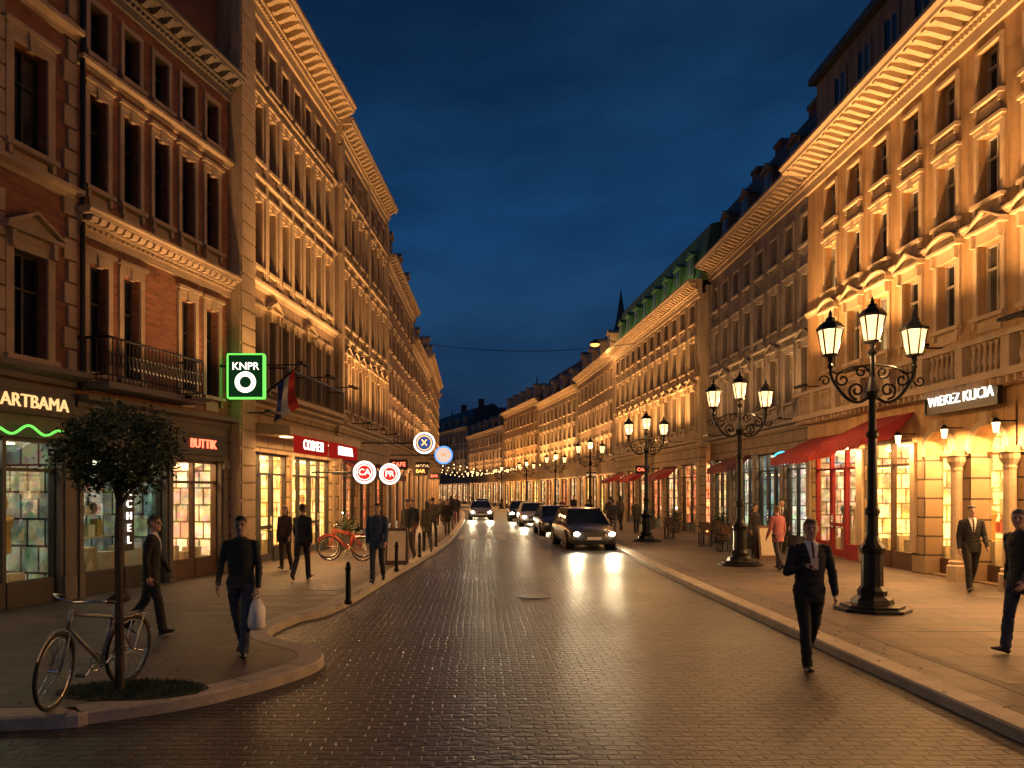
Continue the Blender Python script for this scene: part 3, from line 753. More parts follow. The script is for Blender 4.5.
def kerbwalk(pts,inward,kw,outer,name,mat):
    P=Parts(); n=len(pts); off=[]
    for i in range(n):
        a=Vector(pts[max(i-1,0)]);b=Vector(pts[min(i+1,n-1)]); t=(b-a).normalized(); nn=Vector((-t.y,t.x))*inward
        off.append((pts[i][0]+nn.x*kw,pts[i][1]+nn.y*kw))
    vs=[];fs=[]
    for i in range(n):
        x,y=pts[i];u,v=off[i]; e=.02
        bx,by=x+(u-x)*e/kw,y+(v-y)*e/kw
        vs+=[(x,y,0),(x,y,PV-.015),(bx,by,PV+.004),(u,v,PV+.004),(u,v,PV-.05)]
    for i in range(n-1):
        for k in range(4): fs.append((i*5+k,(i+1)*5+k,(i+1)*5+k+1,i*5+k+1))
    P.add(('kerb_stones','kerb_stone'),vs,fs)
    acc=0
    for i in range(n-1):
        a=Vector(pts[i]);b=Vector(pts[i+1]); d=(b-a).length; oa=Vector(off[i]);ob=Vector(off[i+1]); s=0
        while s<d:
            if acc+(d-s)<.9: acc+=d-s;break
            s+=.9-acc;acc=0; f=s/d; p=a.lerp(b,f);q=oa.lerp(ob,f); t=(b-a).normalized()*.008
            if p.y<60: P.add(('kerb_joints','iron'),[(*(p-t),PV+.0065),(*(p+t),PV+.0065),(*(q+t),PV+.0065),(*(q-t),PV+.0065)],[(0,1,2,3)])
    P.build('kerb')
    sheet(name,off+outer,PV,mat)
lk=smooth([(-28,6.2),(-9,6.5),(-4.25,6.8),(-3.49,7.05),(-2.76,7.57),(-2.18,8.39),(-1.9,9.2),(-2.1,9.85),(-2.65,10.4),(-3.05,11.1),(-2.95,12.4),(-2.5,13.8),(-2.05,19.7),(-1.3,30.7),(-1.1,45),(-1.2,62),(-2.2,85),(-7,112),(-16,140)])
kerbwalk(lk,1,.30,[(-40,140),(-40,6.2)],'pavement','slabs')
rk=smooth([(4.57,-8),(4.57,10),(4.68,20),(5.0,29),(5.1,40),(4.7,55),(3.0,78),(-.5,100),(-6,122),(-12,138)])
kerbwalk(rk,-1,.30,[(30,150),(30,-8)],'pavement','slabs_right')
P=Parts()
for i in range(9):
    x=-1.0+i*.62; P.box(('stripe','white_paint_worn'),x,x+.32,34.5,38,.005,.008)
P.build('crosswalk')
P=Parts()
for k in range(5):
    y=12.6+k*.75; P.box(('stripe','kerb_stone'),-4.9+k*.15,-3.1+k*.13,y,y+.09,PV+.001,PV+.004)
P.build('pavement_stone_inlay')
P=Parts()
for (a,b_,c,d) in ((5.5,10.4,8.0,8.09),(5.5,10.4,11.0,11.09),(5.5,10.4,14.6,14.69),(5.5,10.4,18.6,18.69)):
    P.box(('band','concrete'),a,b_,c,d,PV+.001,PV+.004)
P.box(('band','stone_dark'),5.35,5.39+.1,5,40,PV+.001,PV+.0035)
P.box(('band','concrete'),8.2,8.29,5,7.999,PV+.001,PV+.004); P.box(('band','concrete'),8.2,8.29,8.091,10.999,PV+.001,PV+.004)
P.build('pavement_stone_band')
P=Parts(); P.lathe(('cover','iron'),(0,0,.0),[(.33,.004),(.33,.012),(.3,.014)],24); P.build('manhole_cover',Matrix.Translation((1.1,15.5,0)))
# fallen leaves / litter specks
P=Parts(); vs=[];fs=[]
for k in range(260):
    side=R()<.5
    x=U(-2.9,-1.95) if side else U(4.35,5.3); y=U(7,24); 
    if side and y<14: x=U(-5,-3.2)
    z=PV+.008 if (side or x>4.6) else .012
    a=U(0,6.28); l=U(.015,.035); o=len(vs); cx,sx=math.cos(a)*l,math.sin(a)*l
    vs+=[(x-cx,y-sx,z),(x-sx*.5,y+cx*.5,z+.008),(x+cx,y+sx,z),(x+sx*.5,y-cx*.5,z+.004)]; fs.append((o,o+1,o+2,o+3))
P.add(('leaves','bark'),vs,fs); P.build('fallen_leaves')

# ------------------------------------------------------------ street lamps
def lantern(P,c,s=1.0):
    x,y,z=c; n=6
    rb,rt,h=.115*s,.195*s,.42*s
    P.lathe(('lantern_glass','lantern_glass'),(x,y,z+.06*s),[(rb,0),(rt,h)],n)
    for k in range(n):
        a=2*math.pi*(k+.5)/n; ca,sa=math.cos(a),math.sin(a)
        P.tube(('lantern_frame','iron'),[(x+rb*ca*1.03,y+rb*sa*1.03,z+.06*s),(x+rt*ca*1.03,y+rt*sa*1.03,z+.06*s+h)],.015*s,5)
    P.lathe(('lantern_frame','iron'),(x,y,z),[(.03*s,-.08*s),(.05*s,-.02*s),(.04*s,.0),(.13*s,.03*s),(.135*s,.06*s)],8)
    P.lathe(('lantern_frame','iron'),(x,y,z+.06*s+h),[(.225*s,-.02*s),(.225*s,.025*s),(.16*s,.10*s),(.08*s,.15*s),(.075*s,.19*s),(.03*s,.22*s),(.035*s,.25*s),(.008*s,.33*s)],n)
def smooth3(a,n=4):
    o=[]
    for i in range(len(a)-1):
        p0=Vector(a[max(i-1,0)]);p1=Vector(a[i]);p2=Vector(a[i+1]);p3=Vector(a[min(i+2,len(a)-1)])
        for k in range(n):
            t=k/n; o.append(.5*((2*p1)+(-p0+p2)*t+(2*p0-5*p1+4*p2-p3)*t*t+(-p0+3*p1-3*p2+p3)*t**3))
    o.append(Vector(a[-1])); return o
def lamp(x,y,power=55,one=False):
    P=Parts(); I='iron'
    P.lathe(('plinth',I),(0,0,0),[(.60,0),(.60,.05),(.50,.06),(.50,.10),(.34,.12),(.32,.2),(.24,.26)],8)
    P.lathe(('post',I),(0,0,0),[(.23,.25),(.24,.34),(.18,.42),(.17,.95),(.2,1.0),(.21,1.06),(.14,1.14),(.10,1.25),(.095,1.6),(.12,1.64),(.12,1.7),(.085,1.76),(.072,2.9),(.1,2.94),(.1,3.0),(.065,3.05),(.055,3.55),(.1,3.6),(.13,3.7),(.09,3.82),(.05,3.95),(.05,4.3),(.09,4.36),(.04,4.42)],12)
    for sg in(-1,1):
        arm=[(sg*.05,0,3.62),(sg*.22,0,3.52),(sg*.42,0,3.58),(sg*.6,0,3.78),(sg*.7,0,3.98),(sg*.71,0,4.2)]
        P.tube(('arms',I),smooth3(arm),.028,6)
        def spiral(cx,cz,r0,turns,flip,st):
            pts=[]
            for k in range(int(16*turns)+1):
                a=st+flip*2*math.pi*k/16; r=r0*(1-k/(16*turns)*.8); pts.append((cx+r*math.cos(a),0,cz+r*math.sin(a)))
            return pts
        P.tube(('scrolls',I),spiral(sg*.26,3.72,.15,1.4,sg,-math.pi/2),.020,5)
        P.tube(('scrolls',I),spiral(sg*.5,3.9,.13,1.3,-sg,math.pi/2),.019,5)
        P.tube(('scrolls',I),spiral(sg*.18,4.03,.12,1.2,-sg,0),.018,5)
        P.tube(('scrolls',I),spiral(sg*.8,3.88,.10,1.2,sg,math.pi),.016,5)
        P.tube(('scrolls',I),[(sg*.05,0,4.15),(sg*.35,0,4.12),(sg*.6,0,4.0),(sg*.7,0,4.05)],.018,5)
        P.ell(('scrolls',I),(sg*.71,0,4.12),(.05,.05,.06),8,5)
        lantern(P,(sg*.71,0,4.27))
    lantern(P,(0,0,4.5))
    e=P.build('street_lamp',Matrix.Translation((x,y,PV)))
    pos=((0,4.75),) if one else ((-.71,4.52),(.71,4.52),(0,4.75))
    for dx,z in pos: light('POINT','lantern_bulb',e,(dx,0,z),power*(3 if one else 1),(1,.55,.23),radius=.06)
lamp(6.64,13.0,265); lamp(7.1,21.0,280); lamp(6.75,31.2,270); lamp(6.6,46,270,True); lamp(6.0,61,270,True); lamp(4.6,76,270,True); lamp(2.6,92,230,True); lamp(-1,108,230,True)
lamp(6.9,3.6,90,True); lamp(-6.6,3.9,110,True)  # extra unseen lamps, added to brighten the foreground and the left facades

P=Parts(); pts=[(-4+14*t/20,0,11.6-.5*math.sin(math.pi*t/20)) for t in range(21)]
P.tube(('cable','iron'),pts,.02,5); P.build('overhead_cable',Matrix.Translation((0,49,0)))
P=Parts(); P.tube(('bracket','iron'),[(1.6,0,0),(.9,0,.25),(0,0,.2)],.04,6); P.lathe(('hood','iron'),(0,0,-.1),[(.42,0),(.38,.1),(.15,.28),(.05,.35)],12); P.ell(('bulb','neon_orange'),(0,0,-.12),(.34,.34,.16))
e=P.build('bracket_lamp',Matrix.Translation((8.3,55.5,12.9))); light('POINT','bulb_light',e,(0,0,-.5),300,WARM,radius=.2)
P=Parts()
for k in range(4):
    y=78+k*9; x0,x1=-4.0-max(0,y-80)*.12,8.4-(y-72)*.16
    for i in range(18):
        t=i/17; x=x0+(x1-x0)*t; z=5.2-1.0*math.sin(math.pi*t)+.15*R()
        P.ell(('bulbs','bulb_tiny'),(x,y,z),(.055,.055,.06),6,4)
    P.tube(('wire','iron'),[(x0+(x1-x0)*i/12,y,5.3-1.0*math.sin(math.pi*i/12)) for i in range(13)],.012,4)
P.build('string_lights')

# ------------------------------------------------------------ signs
def front_matrix(x,y,z): return Matrix(((1,0,0,x),(0,0,-1,y),(0,1,0,z),(0,0,0,1)))
sign('neon_sign',front_matrix(-5.72,18.75,4.95),.84,1.03,['KNPR',''],'neon_white',panel='panel_green',ts=.26,depth=.16,frame='neon_green',bold=0)
P=Parts(); N=28
P.tube(('ring','neon_white'),[(.20*math.cos(a),.20*math.sin(a),0) for a in [2*math.pi*k/N for k in range(N)]],.06,8,closed=True)
P.tube(('bracket','iron'),[(-.43,.4,-.08),(-.75,.4,-.08)],.03,6)
P.build('neon_ring',front_matrix(-5.72,18.72,4.80))
def round_sign(x,y,z,r,ring,inner,letter,lm,bx):
    P=Parts(); N=32
    P.add(('disc',inner),[(r*.95*math.cos(2*math.pi*k/N),r*.95*math.sin(2*math.pi*k/N),.0) for k in range(N)],[tuple(range(N))])
    P.tube(('rim',ring),[(r*math.cos(a),r*math.sin(a),0) for a in [2*math.pi*k/N for k in range(N)]],.04,6,closed=True)
    P.tube(('inner_ring',lm),[(r*.72*math.cos(a),r*.72*math.sin(a),.02) for a in [2*math.pi*k/N for k in range(N)]],.018,5,closed=True)
    P.tube(('bracket','iron'),[(-r,0,-.03),(-bx,0,-.03)],.025,6)
    e=P.build('round_shop_sign',front_matrix(x,y,z))
    o=bpy.data.objects.new('letters',text_mesh(letter,r*.85,.01,lm,.004)); COL.objects.link(o); o.parent=e; o.location=(0,0,.03)
round_sign(-2.25,31,4.1,.40,'neon_white','panel_blue','X','neon_orange',2.6)
round_sign(-1.75,37,3.9,.40,'neon_blue','panel_white','M','neon_red',2.6)
round_sign(-3.7,24.6,2.75,.33,'neon_white','sign_lit_red','CA','neon_white',1.7)
round_sign(-3.15,26.8,2.75,.33,'neon_white','sign_lit_red','PR','neon_white',2)
P=Parts(); N=20
P.tube(('ring','neon_cyan'),[(.3*math.cos(a),.2*math.sin(a),0) for a in [2*math.pi*k/N for k in range(N)]],.03,6,closed=True)
P.tube(('ring','neon_cyan'),[(.15*math.cos(a),.1*math.sin(a),0) for a in [2*math.pi*k/N for k in range(N)]],.025,6,closed=True)
P.tube(('bracket','iron'),[(.3,0,0),(.95,0,0)],.03,6); P.build('neon_eye_sign',front_matrix(10.1,25.6,3.25))
for (x,y,z,c,t) in ((-3.5,33,3.3,'neon_red','CAFE'),(-3.1,40,3.2,'neon_orange','BAR'),(-3.3,44,3.6,'neon_warm','MODA'),(-3.1,52,3.2,'neon_red','BAR'),(9.3,44,3.4,'neon_red','CAFE'),(8.4,58,3.4,'neon_warm','SALON')):
    sign('hanging_shop_sign',front_matrix(x,y,z),.8,.45,t,c,ts=.26)
b1.sgn('vertical_shop_sign',1.35,1.75,.05,.34,1.9,list('KOKCHEL'),'neon_white',ts=.22,depth=.05,bold=0)
P=Parts(); P.tube(('tube','neon_green'),[(i*.06,0,.07*math.sin(i*.55)+.09*math.sin(i*.1)) for i in range(28)],.022,6)
P.build('green_neon_sign',b0.M@Matrix.Translation((b0.L-2.1,-.18,2.98)))
P=Parts(); P.tube(('pole','iron'),[(0,0,0),(.9,0,.75)],.025,6)
def flagstrip(key,f0,f1):
    vs=[];n=14
    for i in range(n+1):
        t=i/n
        for f in (f0,f1):
            vs.append((.35+.5*f+.10*math.sin(t*5+f*3)*t,.07*math.sin(t*9+f*4),.3+.42*f-1.05*t))
    P.add(key,vs,[(2*i,2*i+1,2*i+3,2*i+2) for i in range(n)])
flagstrip(('cloth_blue','flag_blue'),0,.33); flagstrip(('cloth_white','flag_white'),.33,.66); flagstrip(('cloth_red','flag_red'),.66,1)
P.build('flag',Matrix.Translation((-5.85,20.8,4.75)),smooth=('cloth_blue','cloth_white','cloth_red'))

# ------------------------------------------------------------ topiary tree
m,nt,out=nm('leaves'); v=objco(nt)
c=ramp(nt,noise_n(nt,v,5,3),[(.3,(.02,.04,.014)),(.7,(.075,.12,.04))])
principled(nt,out,c,.55)
def topiary(x,y):
    P=Parts()
    P.tube(('trunk','bark'),[(0,0,-.02),(.01,0,.1),(.0,.01,.8),(-.01,0,1.6),(.01,0,2.15)],[.06,.048,.042,.034,.028],8)
    for k in range(9):
        a=k*2.4; P.tube(('limbs','bark'),[(0,0,1.85+.03*k),(.18*math.cos(a),.18*math.sin(a),2.1+.04*k),(.38*math.cos(a),.38*math.sin(a),2.25+.07*(k%4))],[.02,.013,.006],5)
    vs=[];fs=[]
    for cl in range(150):
        while True:
            d=Vector((U(-1,1),U(-1,1),U(-1,1)))
            if .25<d.length<1: break
        d=d.normalized()*(.60+.42*R()); cc=Vector((d.x*.56,d.y*.56,2.45+d.z*.42)); rr=U(.07,.14)
        for k in range(56):
            p=cc+Vector((random.gauss(0,1),random.gauss(0,1),random.gauss(0,1)))*rr*.6
            a=Vector((U(-1,1),U(-1,1),U(-.6,.6))).normalized(); b_=a.cross(Vector((U(-1,1),U(-1,1),U(-1,1)))).normalized()
            l=U(.018,.034); w=l*.5; o=len(vs); vs+=[p-a*l,p+b_*w,p+a*l,p-b_*w]; fs.append((o,o+1,o+2,o+3))
    P.add(('foliage','leaves'),vs,fs)
    P.build('topiary_tree',Matrix.Translation((x,y,PV)))
topiary(-3.64,7.74)
P=Parts(); N=30; vs=[(0.75*math.cos(2*math.pi*k/N)*(1+.04*math.sin(k*3)),.42*math.sin(2*math.pi*k/N),0) for k in range(N)]
P.add(('earth','soil'),vs,[tuple(range(N))])
vs=[];fs=[]
for k in range(1800):
    a=U(0,6.28); r=math.sqrt(R())*.95; x=.73*r*math.cos(a);y=.41*r*math.sin(a); h=U(.02,.06); d=U(-.02,.02)
    o=len(vs); vs+=[(x-.004,y,0),(x+.004,y,0),(x+d,y+d,h)]; fs.append((o,o+1,o+2))
P.add(('grass','leaves'),vs,fs)
P.build('tree_pit',Matrix.Translation((-3.5,7.75,PV+.006)))

# ------------------------------------------------------------ bicycle (local y = forward)
def bicycle(M,name='bicycle',col='iron',full=True):
    P=Parts(); r=.34
    def wheel(cy,rot=0,cx=0):
        N=36; c_,s_=math.cos(rot),math.sin(rot)
        tr=lambda a,rr,dx=0:(cx+(-s_)*rr*math.cos(a)+dx*c_,cy+c_*rr*math.cos(a)+dx*s_,r+.01+rr*math.sin(a))
        P.tube(('tyre','rubber'),[tr(2*math.pi*k/N,r) for k in range(N)],.019,8,closed=True)
        P.tube(('rim','chrome'),[tr(2*math.pi*k/N,r-.026) for k in range(N)],.009,6,closed=True)
        for k in range(28 if full else 12):
            a=2*math.pi*k/(28 if full else 12); P.tube(('spokes','chrome'),[tr(a+.25*(-1)**k,.03,.03*(-1)**k),tr(a,r-.03)],.0022,3,caps=False)
        P.tube(('hub','chrome'),[tr(0,0,-.05),tr(0,0,.05)],.022,8)
        P.tube(('mudguard',col),[tr(a,r+.035) for a in [math.pi*(.05+.8*k/16) if cy<0 else math.pi*(.15+.75*k/16) for k in range(17)]],.014,5)
    wheel(-.52); wheel(.52,.25)
    bb=(0,-.1,.30); head=(0,.36,.86); headb=(0,.39,.74)
    for a,b_ in ((bb,(0,-.23,.76)),((0,-.22,.74),head),(bb,headb)): P.tube(('frame',col),[a,b_],.019,8)
    for sx in(-.05,.05):
        P.tube(('frame',col),[(sx*.5,-.23,.74),(sx,-.52,.35)],.010,6); P.tube(('frame',col),[(sx*.6,-.1,.3),(sx,-.52,.35)],.010,6)
        P.tube(('fork',col),[(sx*.6,.40,.70),(sx,.45,.55),(sx,.52,.35)],.012,6)
    P.tube(('frame',col),[head,headb],.022,8); P.tube(('fork',col),[(0,.4,.71),(0,.35,.95)],.014,8)
    P.tube(('seat_post','chrome'),[(0,-.23,.76),(0,-.27,.9)],.013,8)
    P.tube(('saddle','rubber'),[(0,-.40,.93),(0,-.32,.935),(0,-.2,.92),(0,-.11,.91)],[.07,.075,.035,.02],8)
    P.tube(('handlebar','chrome'),[(-.28,.18,.98),(-.27,.28,1.0),(-.15,.36,.99),(0,.36,.97),(.15,.36,.99),(.27,.28,1.0),(.28,.18,.98)],.013,8)
    for sx in(-1,1):
        P.tube(('grips','rubber'),[(sx*.28,.24,.99),(sx*.28,.13,.97)],.019,8); P.tube(('crank','chrome'),[(sx*.06,-.1,.3),(sx*.07,-.1+sx*.12,.3-sx*.12)],.01,6)
        a,b_=sorted((sx*.07,sx*.16)); P.box(('pedals','rubber'),a,b_,-.1+sx*.12-.03,-.1+sx*.12+.03,.29-sx*.12,.31-sx*.12)
    N=20; P.tube(('chainring','chrome'),[(.05,-.1+.085*math.cos(2*math.pi*k/N),.3+.085*math.sin(2*math.pi*k/N)) for k in range(N)],.006,5,closed=True)
    P.tube(('chain','iron'),[(.05,-.1,.385),(.05,-.52,.385)],.005,4); P.tube(('chain','iron'),[(.05,-.1,.215),(.05,-.52,.315)],.005,4)
    P.tube(('rack','chrome'),[(-.05,-.3,.72),(-.06,-.72,.72),(.06,-.72,.72),(.05,-.3,.72)],.007,5)
    for sx in(-.06,.06): P.tube(('rack','chrome'),[(sx,-.65,.72),(sx,-.52,.35)],.006,5)
    P.build(name,M,smooth=('tyre','saddle','frame','handlebar','fork'))
bicycle(Matrix.Translation((-3.83,7.57,PV))@Matrix.Rotation(math.radians(168),4,'Z')@Matrix.Rotation(math.radians(-5),4,'Y'),col='bike_grey')
bicycle(Matrix.Translation((-4.1,23.4,PV))@Matrix.Rotation(math.radians(100),4,'Z')@Matrix.Rotation(math.radians(4),4,'Y'),'bicycle','item_red',False)
bicycle(Matrix.Translation((-3.9,22.3,PV))@Matrix.Rotation(math.radians(75),4,'Z')@Matrix.Rotation(math.radians(4),4,'Y'),'bicycle','item_red',False)

def bollard(x,y):
    P=Parts(); P.lathe(('post','iron'),(0,0,0),[(.07,0),(.07,.06),(.05,.1),(.045,.6),(.058,.62),(.058,.65),(.045,.67),(.045,.72),(.02,.76)],10); P.build('bollard',Matrix.Translation((x,y,PV)))
for x,y in ((-2.35,13.7),(-2.1,19.3),(-1.85,23.5),(-1.6,28),(5.4,33),(5.4,37)): bollard(x,y)
def aboard(x,y):
    P=Parts()
    for sg in (-1,1):
        P.add(('board','frame_wood'),[(-.3,sg*.25,0),(.3,sg*.25,0),(.3,sg*.03,1.0),(-.3,sg*.03,1.0),(-.3,sg*.22,0),(.3,sg*.22,0),(.3,sg*.0,1.0),(-.3,sg*.0,1.0)],[(0,1,2,3),(4,5,6,7),(0,1,5,4),(1,2,6,5),(2,3,7,6),(3,0,4,7)])
        P.add(('poster','item_cream'),[(-.25,sg*.24,.12),(.25,sg*.24,.12),(.25,sg*.055,.92),(-.25,sg*.055,.92)],[(0,1,2,3)])
    P.build('sandwich_board',Matrix.Translation((x,y,PV)))
aboard(-2.3,21.3); aboard(8.6,23)
def table(x,y):
    P=Parts(); P.lathe(('table','iron'),(0,0,0),[(.22,0),(.22,.02),(.03,.05),(.03,.7),(.34,.72),(.34,.75)],14)
    P.build('cafe_table',Matrix.Translation((x,y,PV)))
    for a in (0.3,3.3):
        P=Parts()
        for sx in(-.18,.18):
            P.tube(('legs','iron'),[(sx,-.18,0),(sx,-.18,.45)],.014,6); P.tube(('legs','iron'),[(sx,.18,0),(sx,.19,.45),(sx,.24,.88)],.014,6)
        P.box(('seat','frame_wood'),-.2,.2,-.2,.2,.44,.47); P.box(('backrest','frame_wood'),-.19,.19,.2,.225,.62,.86)
        P.build('cafe_chair',Matrix.Translation((x+.6*math.sin(a),y+.6*math.cos(a),PV))@Matrix.Rotation(-a,4,'Z'))
for x,y in ((8.2,26),(9.2,27),(8.3,28.5),(9.3,30.3),(8.2,33.5)): table(x,y)
def planter(x,y,s=1):
    P=Parts(); P.lathe(('pot','stone_dark'),(0,0,0),[(.22*s,0),(.26*s,.05),(.34*s,.5*s),(.36*s,.52*s),(.30*s,.53*s)],12)
    vs=[];fs=[]
    for k in range(600):
        p=Vector((random.gauss(0,.17),random.gauss(0,.17),.5*s+abs(random.gauss(.25,.18))))
        a=Vector((U(-1,1),U(-1,1),U(-1,1))).normalized(); b_=a.cross(Vector((U(-1,1),U(-1,1),U(-1,1)))).normalized(); l=U(.03,.06)
        o=len(vs); vs+=[p-a*l,p+b_*l*.5,p+a*l,p-b_*l*.5]; fs.append((o,o+1,o+2,o+3))
    P.add(('foliage','leaves'),vs,fs); P.build('potted_plant',Matrix.Translation((x,y,PV)))
for x,y in ((9.9,25.6),(9.9,31.6),(9.6,38),(9.3,42),(-4.6,26.6)): planter(x,y)

# ------------------------------------------------------------ cars
def car(M,paint,beams=1,L=4.5,Wd=1.84,H=1.46):
    P=Parts(); w=Wd/2
    st=[(-L/2,.72,.78,.50),(-L/2+.12,.90,.90,.32),(-L/2+.7,1.0,.94,.22),(-L*.18,1.0,.93,.20),(L*.12,1.0,.92,.20),(L/2-1.05,1.0,.89,.20),(L/2-.45,.96,.80,.20),(L/2-.16,.90,.71,.20),(L/2-.04,.82,.64,.22),(L/2,.76,.56,.30)]
    S=[]
    for i in range(len(st)-1):
        for k in range(4):
            t=k/4; S.append([st[i][j]*(1-t)+st[i+1][j]*t for j in range(4)])
    S.append(list(st[-1]))
    vs=[];fs=[]
    for (y,ws,zt,zb) in S:
        W_=w*ws
        half=[(W_*.80,zb),(W_*.97,zb+.06),(W_,zb+(zt-zb)*.45),(W_*.985,zb+(zt-zb)*.75),(W_*.93,zt-.04),(W_*.82,zt),(W_*.4,zt+.035)]
        vs+=[(-x,y,z) for x,z in half]+[(x,y,z) for x,z in half[::-1]]
    n=14
    for i in range(len(S)-1):
        for k in range(n):
            k2=(k+1)%n; fs.append((i*n+k,i*n+k2,(i+1)*n+k2,(i+1)*n+k))
    fs.append(tuple(range(n))); fs.append(tuple((len(S)-1)*n+k for k in range(n)))
    P.add(('body',paint),vs,fs)
    yb0,yb1=-L/2+.5,L/2-1.05; yt0,yt1=-L/2+1.15,L/2-1.95; zb,zt=.88,H
    wb,wt=w*.90,w*.70
    # greenhouse lofted with a bulged profile
    ring=lambda q:[(-1*(wb+(wt-wb)*q**1.3),yb0+(yt0-yb0)*q,zb+(zt-.05-zb)*q),((wb+(wt-wb)*q**1.3),yb0+(yt0-yb0)*q,zb+(zt-.05-zb)*q),((wb+(wt-wb)*q**1.3),yb1+(yt1-yb1)*q,zb+(zt-.05-zb)*q),(-(wb+(wt-wb)*q**1.3),yb1+(yt1-yb1)*q,zb+(zt-.05-zb)*q)]
    gv=[];gf=[]
    for i,q in enumerate((0,.35,.7,1)):
        gv+=ring(q)
        if i: 
            for k in range(4): gf.append(((i-1)*4+k,(i-1)*4+(k+1)%4,i*4+(k+1)%4,i*4+k))
    gf.append((12,13,14,15)); P.add(('windows','glass_dark'),gv,gf)
    rv=[];rf=[]
    NY=8;NX=8
    for i in range(NY+1):
        for j in range(NX+1):
            a=i/NY;b_=j/NX*2-1; y=yt0-.04+(yt1-yt0+.08)*a; rv.append((wt*1.03*b_,y,zt-.06+.065*(1-b_**4)*(1-(2*a-1)**4)))
    for i in range(NY):
        for j in range(NX): q=i*(NX+1)+j; rf.append((q,q+1,q+NX+2,q+NX+1))
    P.add(('roof',paint),rv,rf)
    G=lambda q,sx,y0,y1:(sx*(wb+(wt-wb)*q**1.3),y0+(y1-y0)*q,zb-.01+(zt-.04-zb)*q)
    for sx in(-1,1):
        for y0,y1,rr in ((yb1,yt1,.032),(yb0,yt0,.05),(yb0+(yb1-yb0)*.45,yt0+(yt1-yt0)*.45,.03),(yb0+(yb1-yb0)*.2,yt0+(yt1-yt0)*.1,.03)):
            P.tube(('pillars',paint),[G(q,sx,y0,y1) for q in(0,.35,.7,1)],rr,6)
        P.tube(('pillars',paint),[(sx*wt,yt0,zt-.045),(sx*wt,yt1,zt-.045)],.032,6)
        P.ell(('mirrors',paint),(sx*(w+.10),yb1-.40,.98),(.11,.06,.07),8,6); P.tube(('mirrors',paint),[(sx*w*.9,yb1-.35,.90),(sx*(w+.05),yb1-.38,.95)],.02,5)
        for wy in (-L/2+.82,L/2-.88):
            x0=sx*(w-.2); x1=sx*(w+.012)
            P.tube(('wheel_arches','rubber'),[(sx*(w-.3),wy,.34),(sx*(w+.004),wy,.34)],.375,22)
            P.tube(('tyres','rubber'),[(x0,wy,.32),(sx*(w-.01),wy,.32),(x1,wy,.32),(sx*(w+.02),wy,.32)],[.32,.32,.31,.27],22)
            P.tube(('rims','rim'),[(sx*(w+.018),wy,.32),(sx*(w+.03),wy,.32)],[.215,.20],16)
            for k in range(5):
                a=k*2*math.pi/5; P.tube(('rims','rubber'),[(sx*(w+.034),wy+.08*math.cos(a),.32+.08*math.sin(a)),(sx*(w+.034),wy+.17*math.cos(a+.3),.32+.17*math.sin(a+.3))],.022,5)
        P.ell(('headlight_housing','glass_dark'),(sx*w*.70,L/2-.09,.59),(.21,.10,.085),12,8)
        P.ell(('headlights','headlight' if beams else 'plate_white'),(sx*w*.70,L/2+.005,.595),(.115,.05,.07),10,6)
        P.box(('tail_lamps','sign_lit_red'),sx*w*.74-.1,sx*w*.74+.1,-L/2-.005,-L/2+.15,.70,.82)
        P.box(('fog_recess','iron'),sx*w*.66-.12,sx*w*.66+.12,L/2-.1,L/2+.012,.27,.36)
        a,b_=sorted((sx*w-.02,sx*w+.02)); P.box(('door_handles','chrome'),a,b_,-.3,-.15,.74,.77)
    P.box(('grille','iron'),-w*.42,w*.42,L/2-.12,L/2+.012,.50,.63)
    for k in range(3): P.box(('grille_bars','chrome'),-w*.41,w*.41,L/2+.012,L/2+.02,.52+k*.045,.53+k*.045)
    P.box(('lower_grille','iron'),-w*.45,w*.45,L/2-.12,L/2+.012,.24,.35)
    P.box(('number_plate','plate_white'),-.26,.26,L/2+.013,L/2+.025,.385,.485)
    P.tube(('wipers','iron'),[(-.5,yb1-.02,.91),(.1,yb1-.14,.97)],.008,4)
    e=P.build('car',M,smooth=('body','roof','mirrors'))
    if beams:
        for sx in(-1,1): light('SPOT','headlight_beam',e,(sx*w*.72,L/2+.12,.60),beams,(1,.78,.45),(0,1,-.07),spot=1.1,blend=.9,radius=.08)
def paintmat(name,c):
    m,nt,out=nm(name); p=principled(nt,out,c,.3,.4); p.inputs['Coat Weight'].default_value=.8; p.inputs['Coat Roughness'].default_value=.05
paintmat('paint_graphite',(.075,.072,.07)); paintmat('paint_silver',(.25,.25,.26)); paintmat('paint_white',(.5,.5,.48)); paintmat('paint_black',(.03,.03,.035))
def cm(x,y,deg): return Matrix.Translation((x,y,.006))@Matrix.Rotation(math.radians(deg),4,'Z')
car(cm(3.98,30.0,184),'paint_graphite',340,H=1.52)
car(cm(3.75,38.5,181),'paint_black',0)
car(cm(3.35,49,180),'paint_white',380)
car(cm(3.0,57,179),'paint_black',160)
car(cm(.05,60,181),'paint_silver',520)
car(cm(.2,75,178),'paint_graphite',300)
tick('cars')

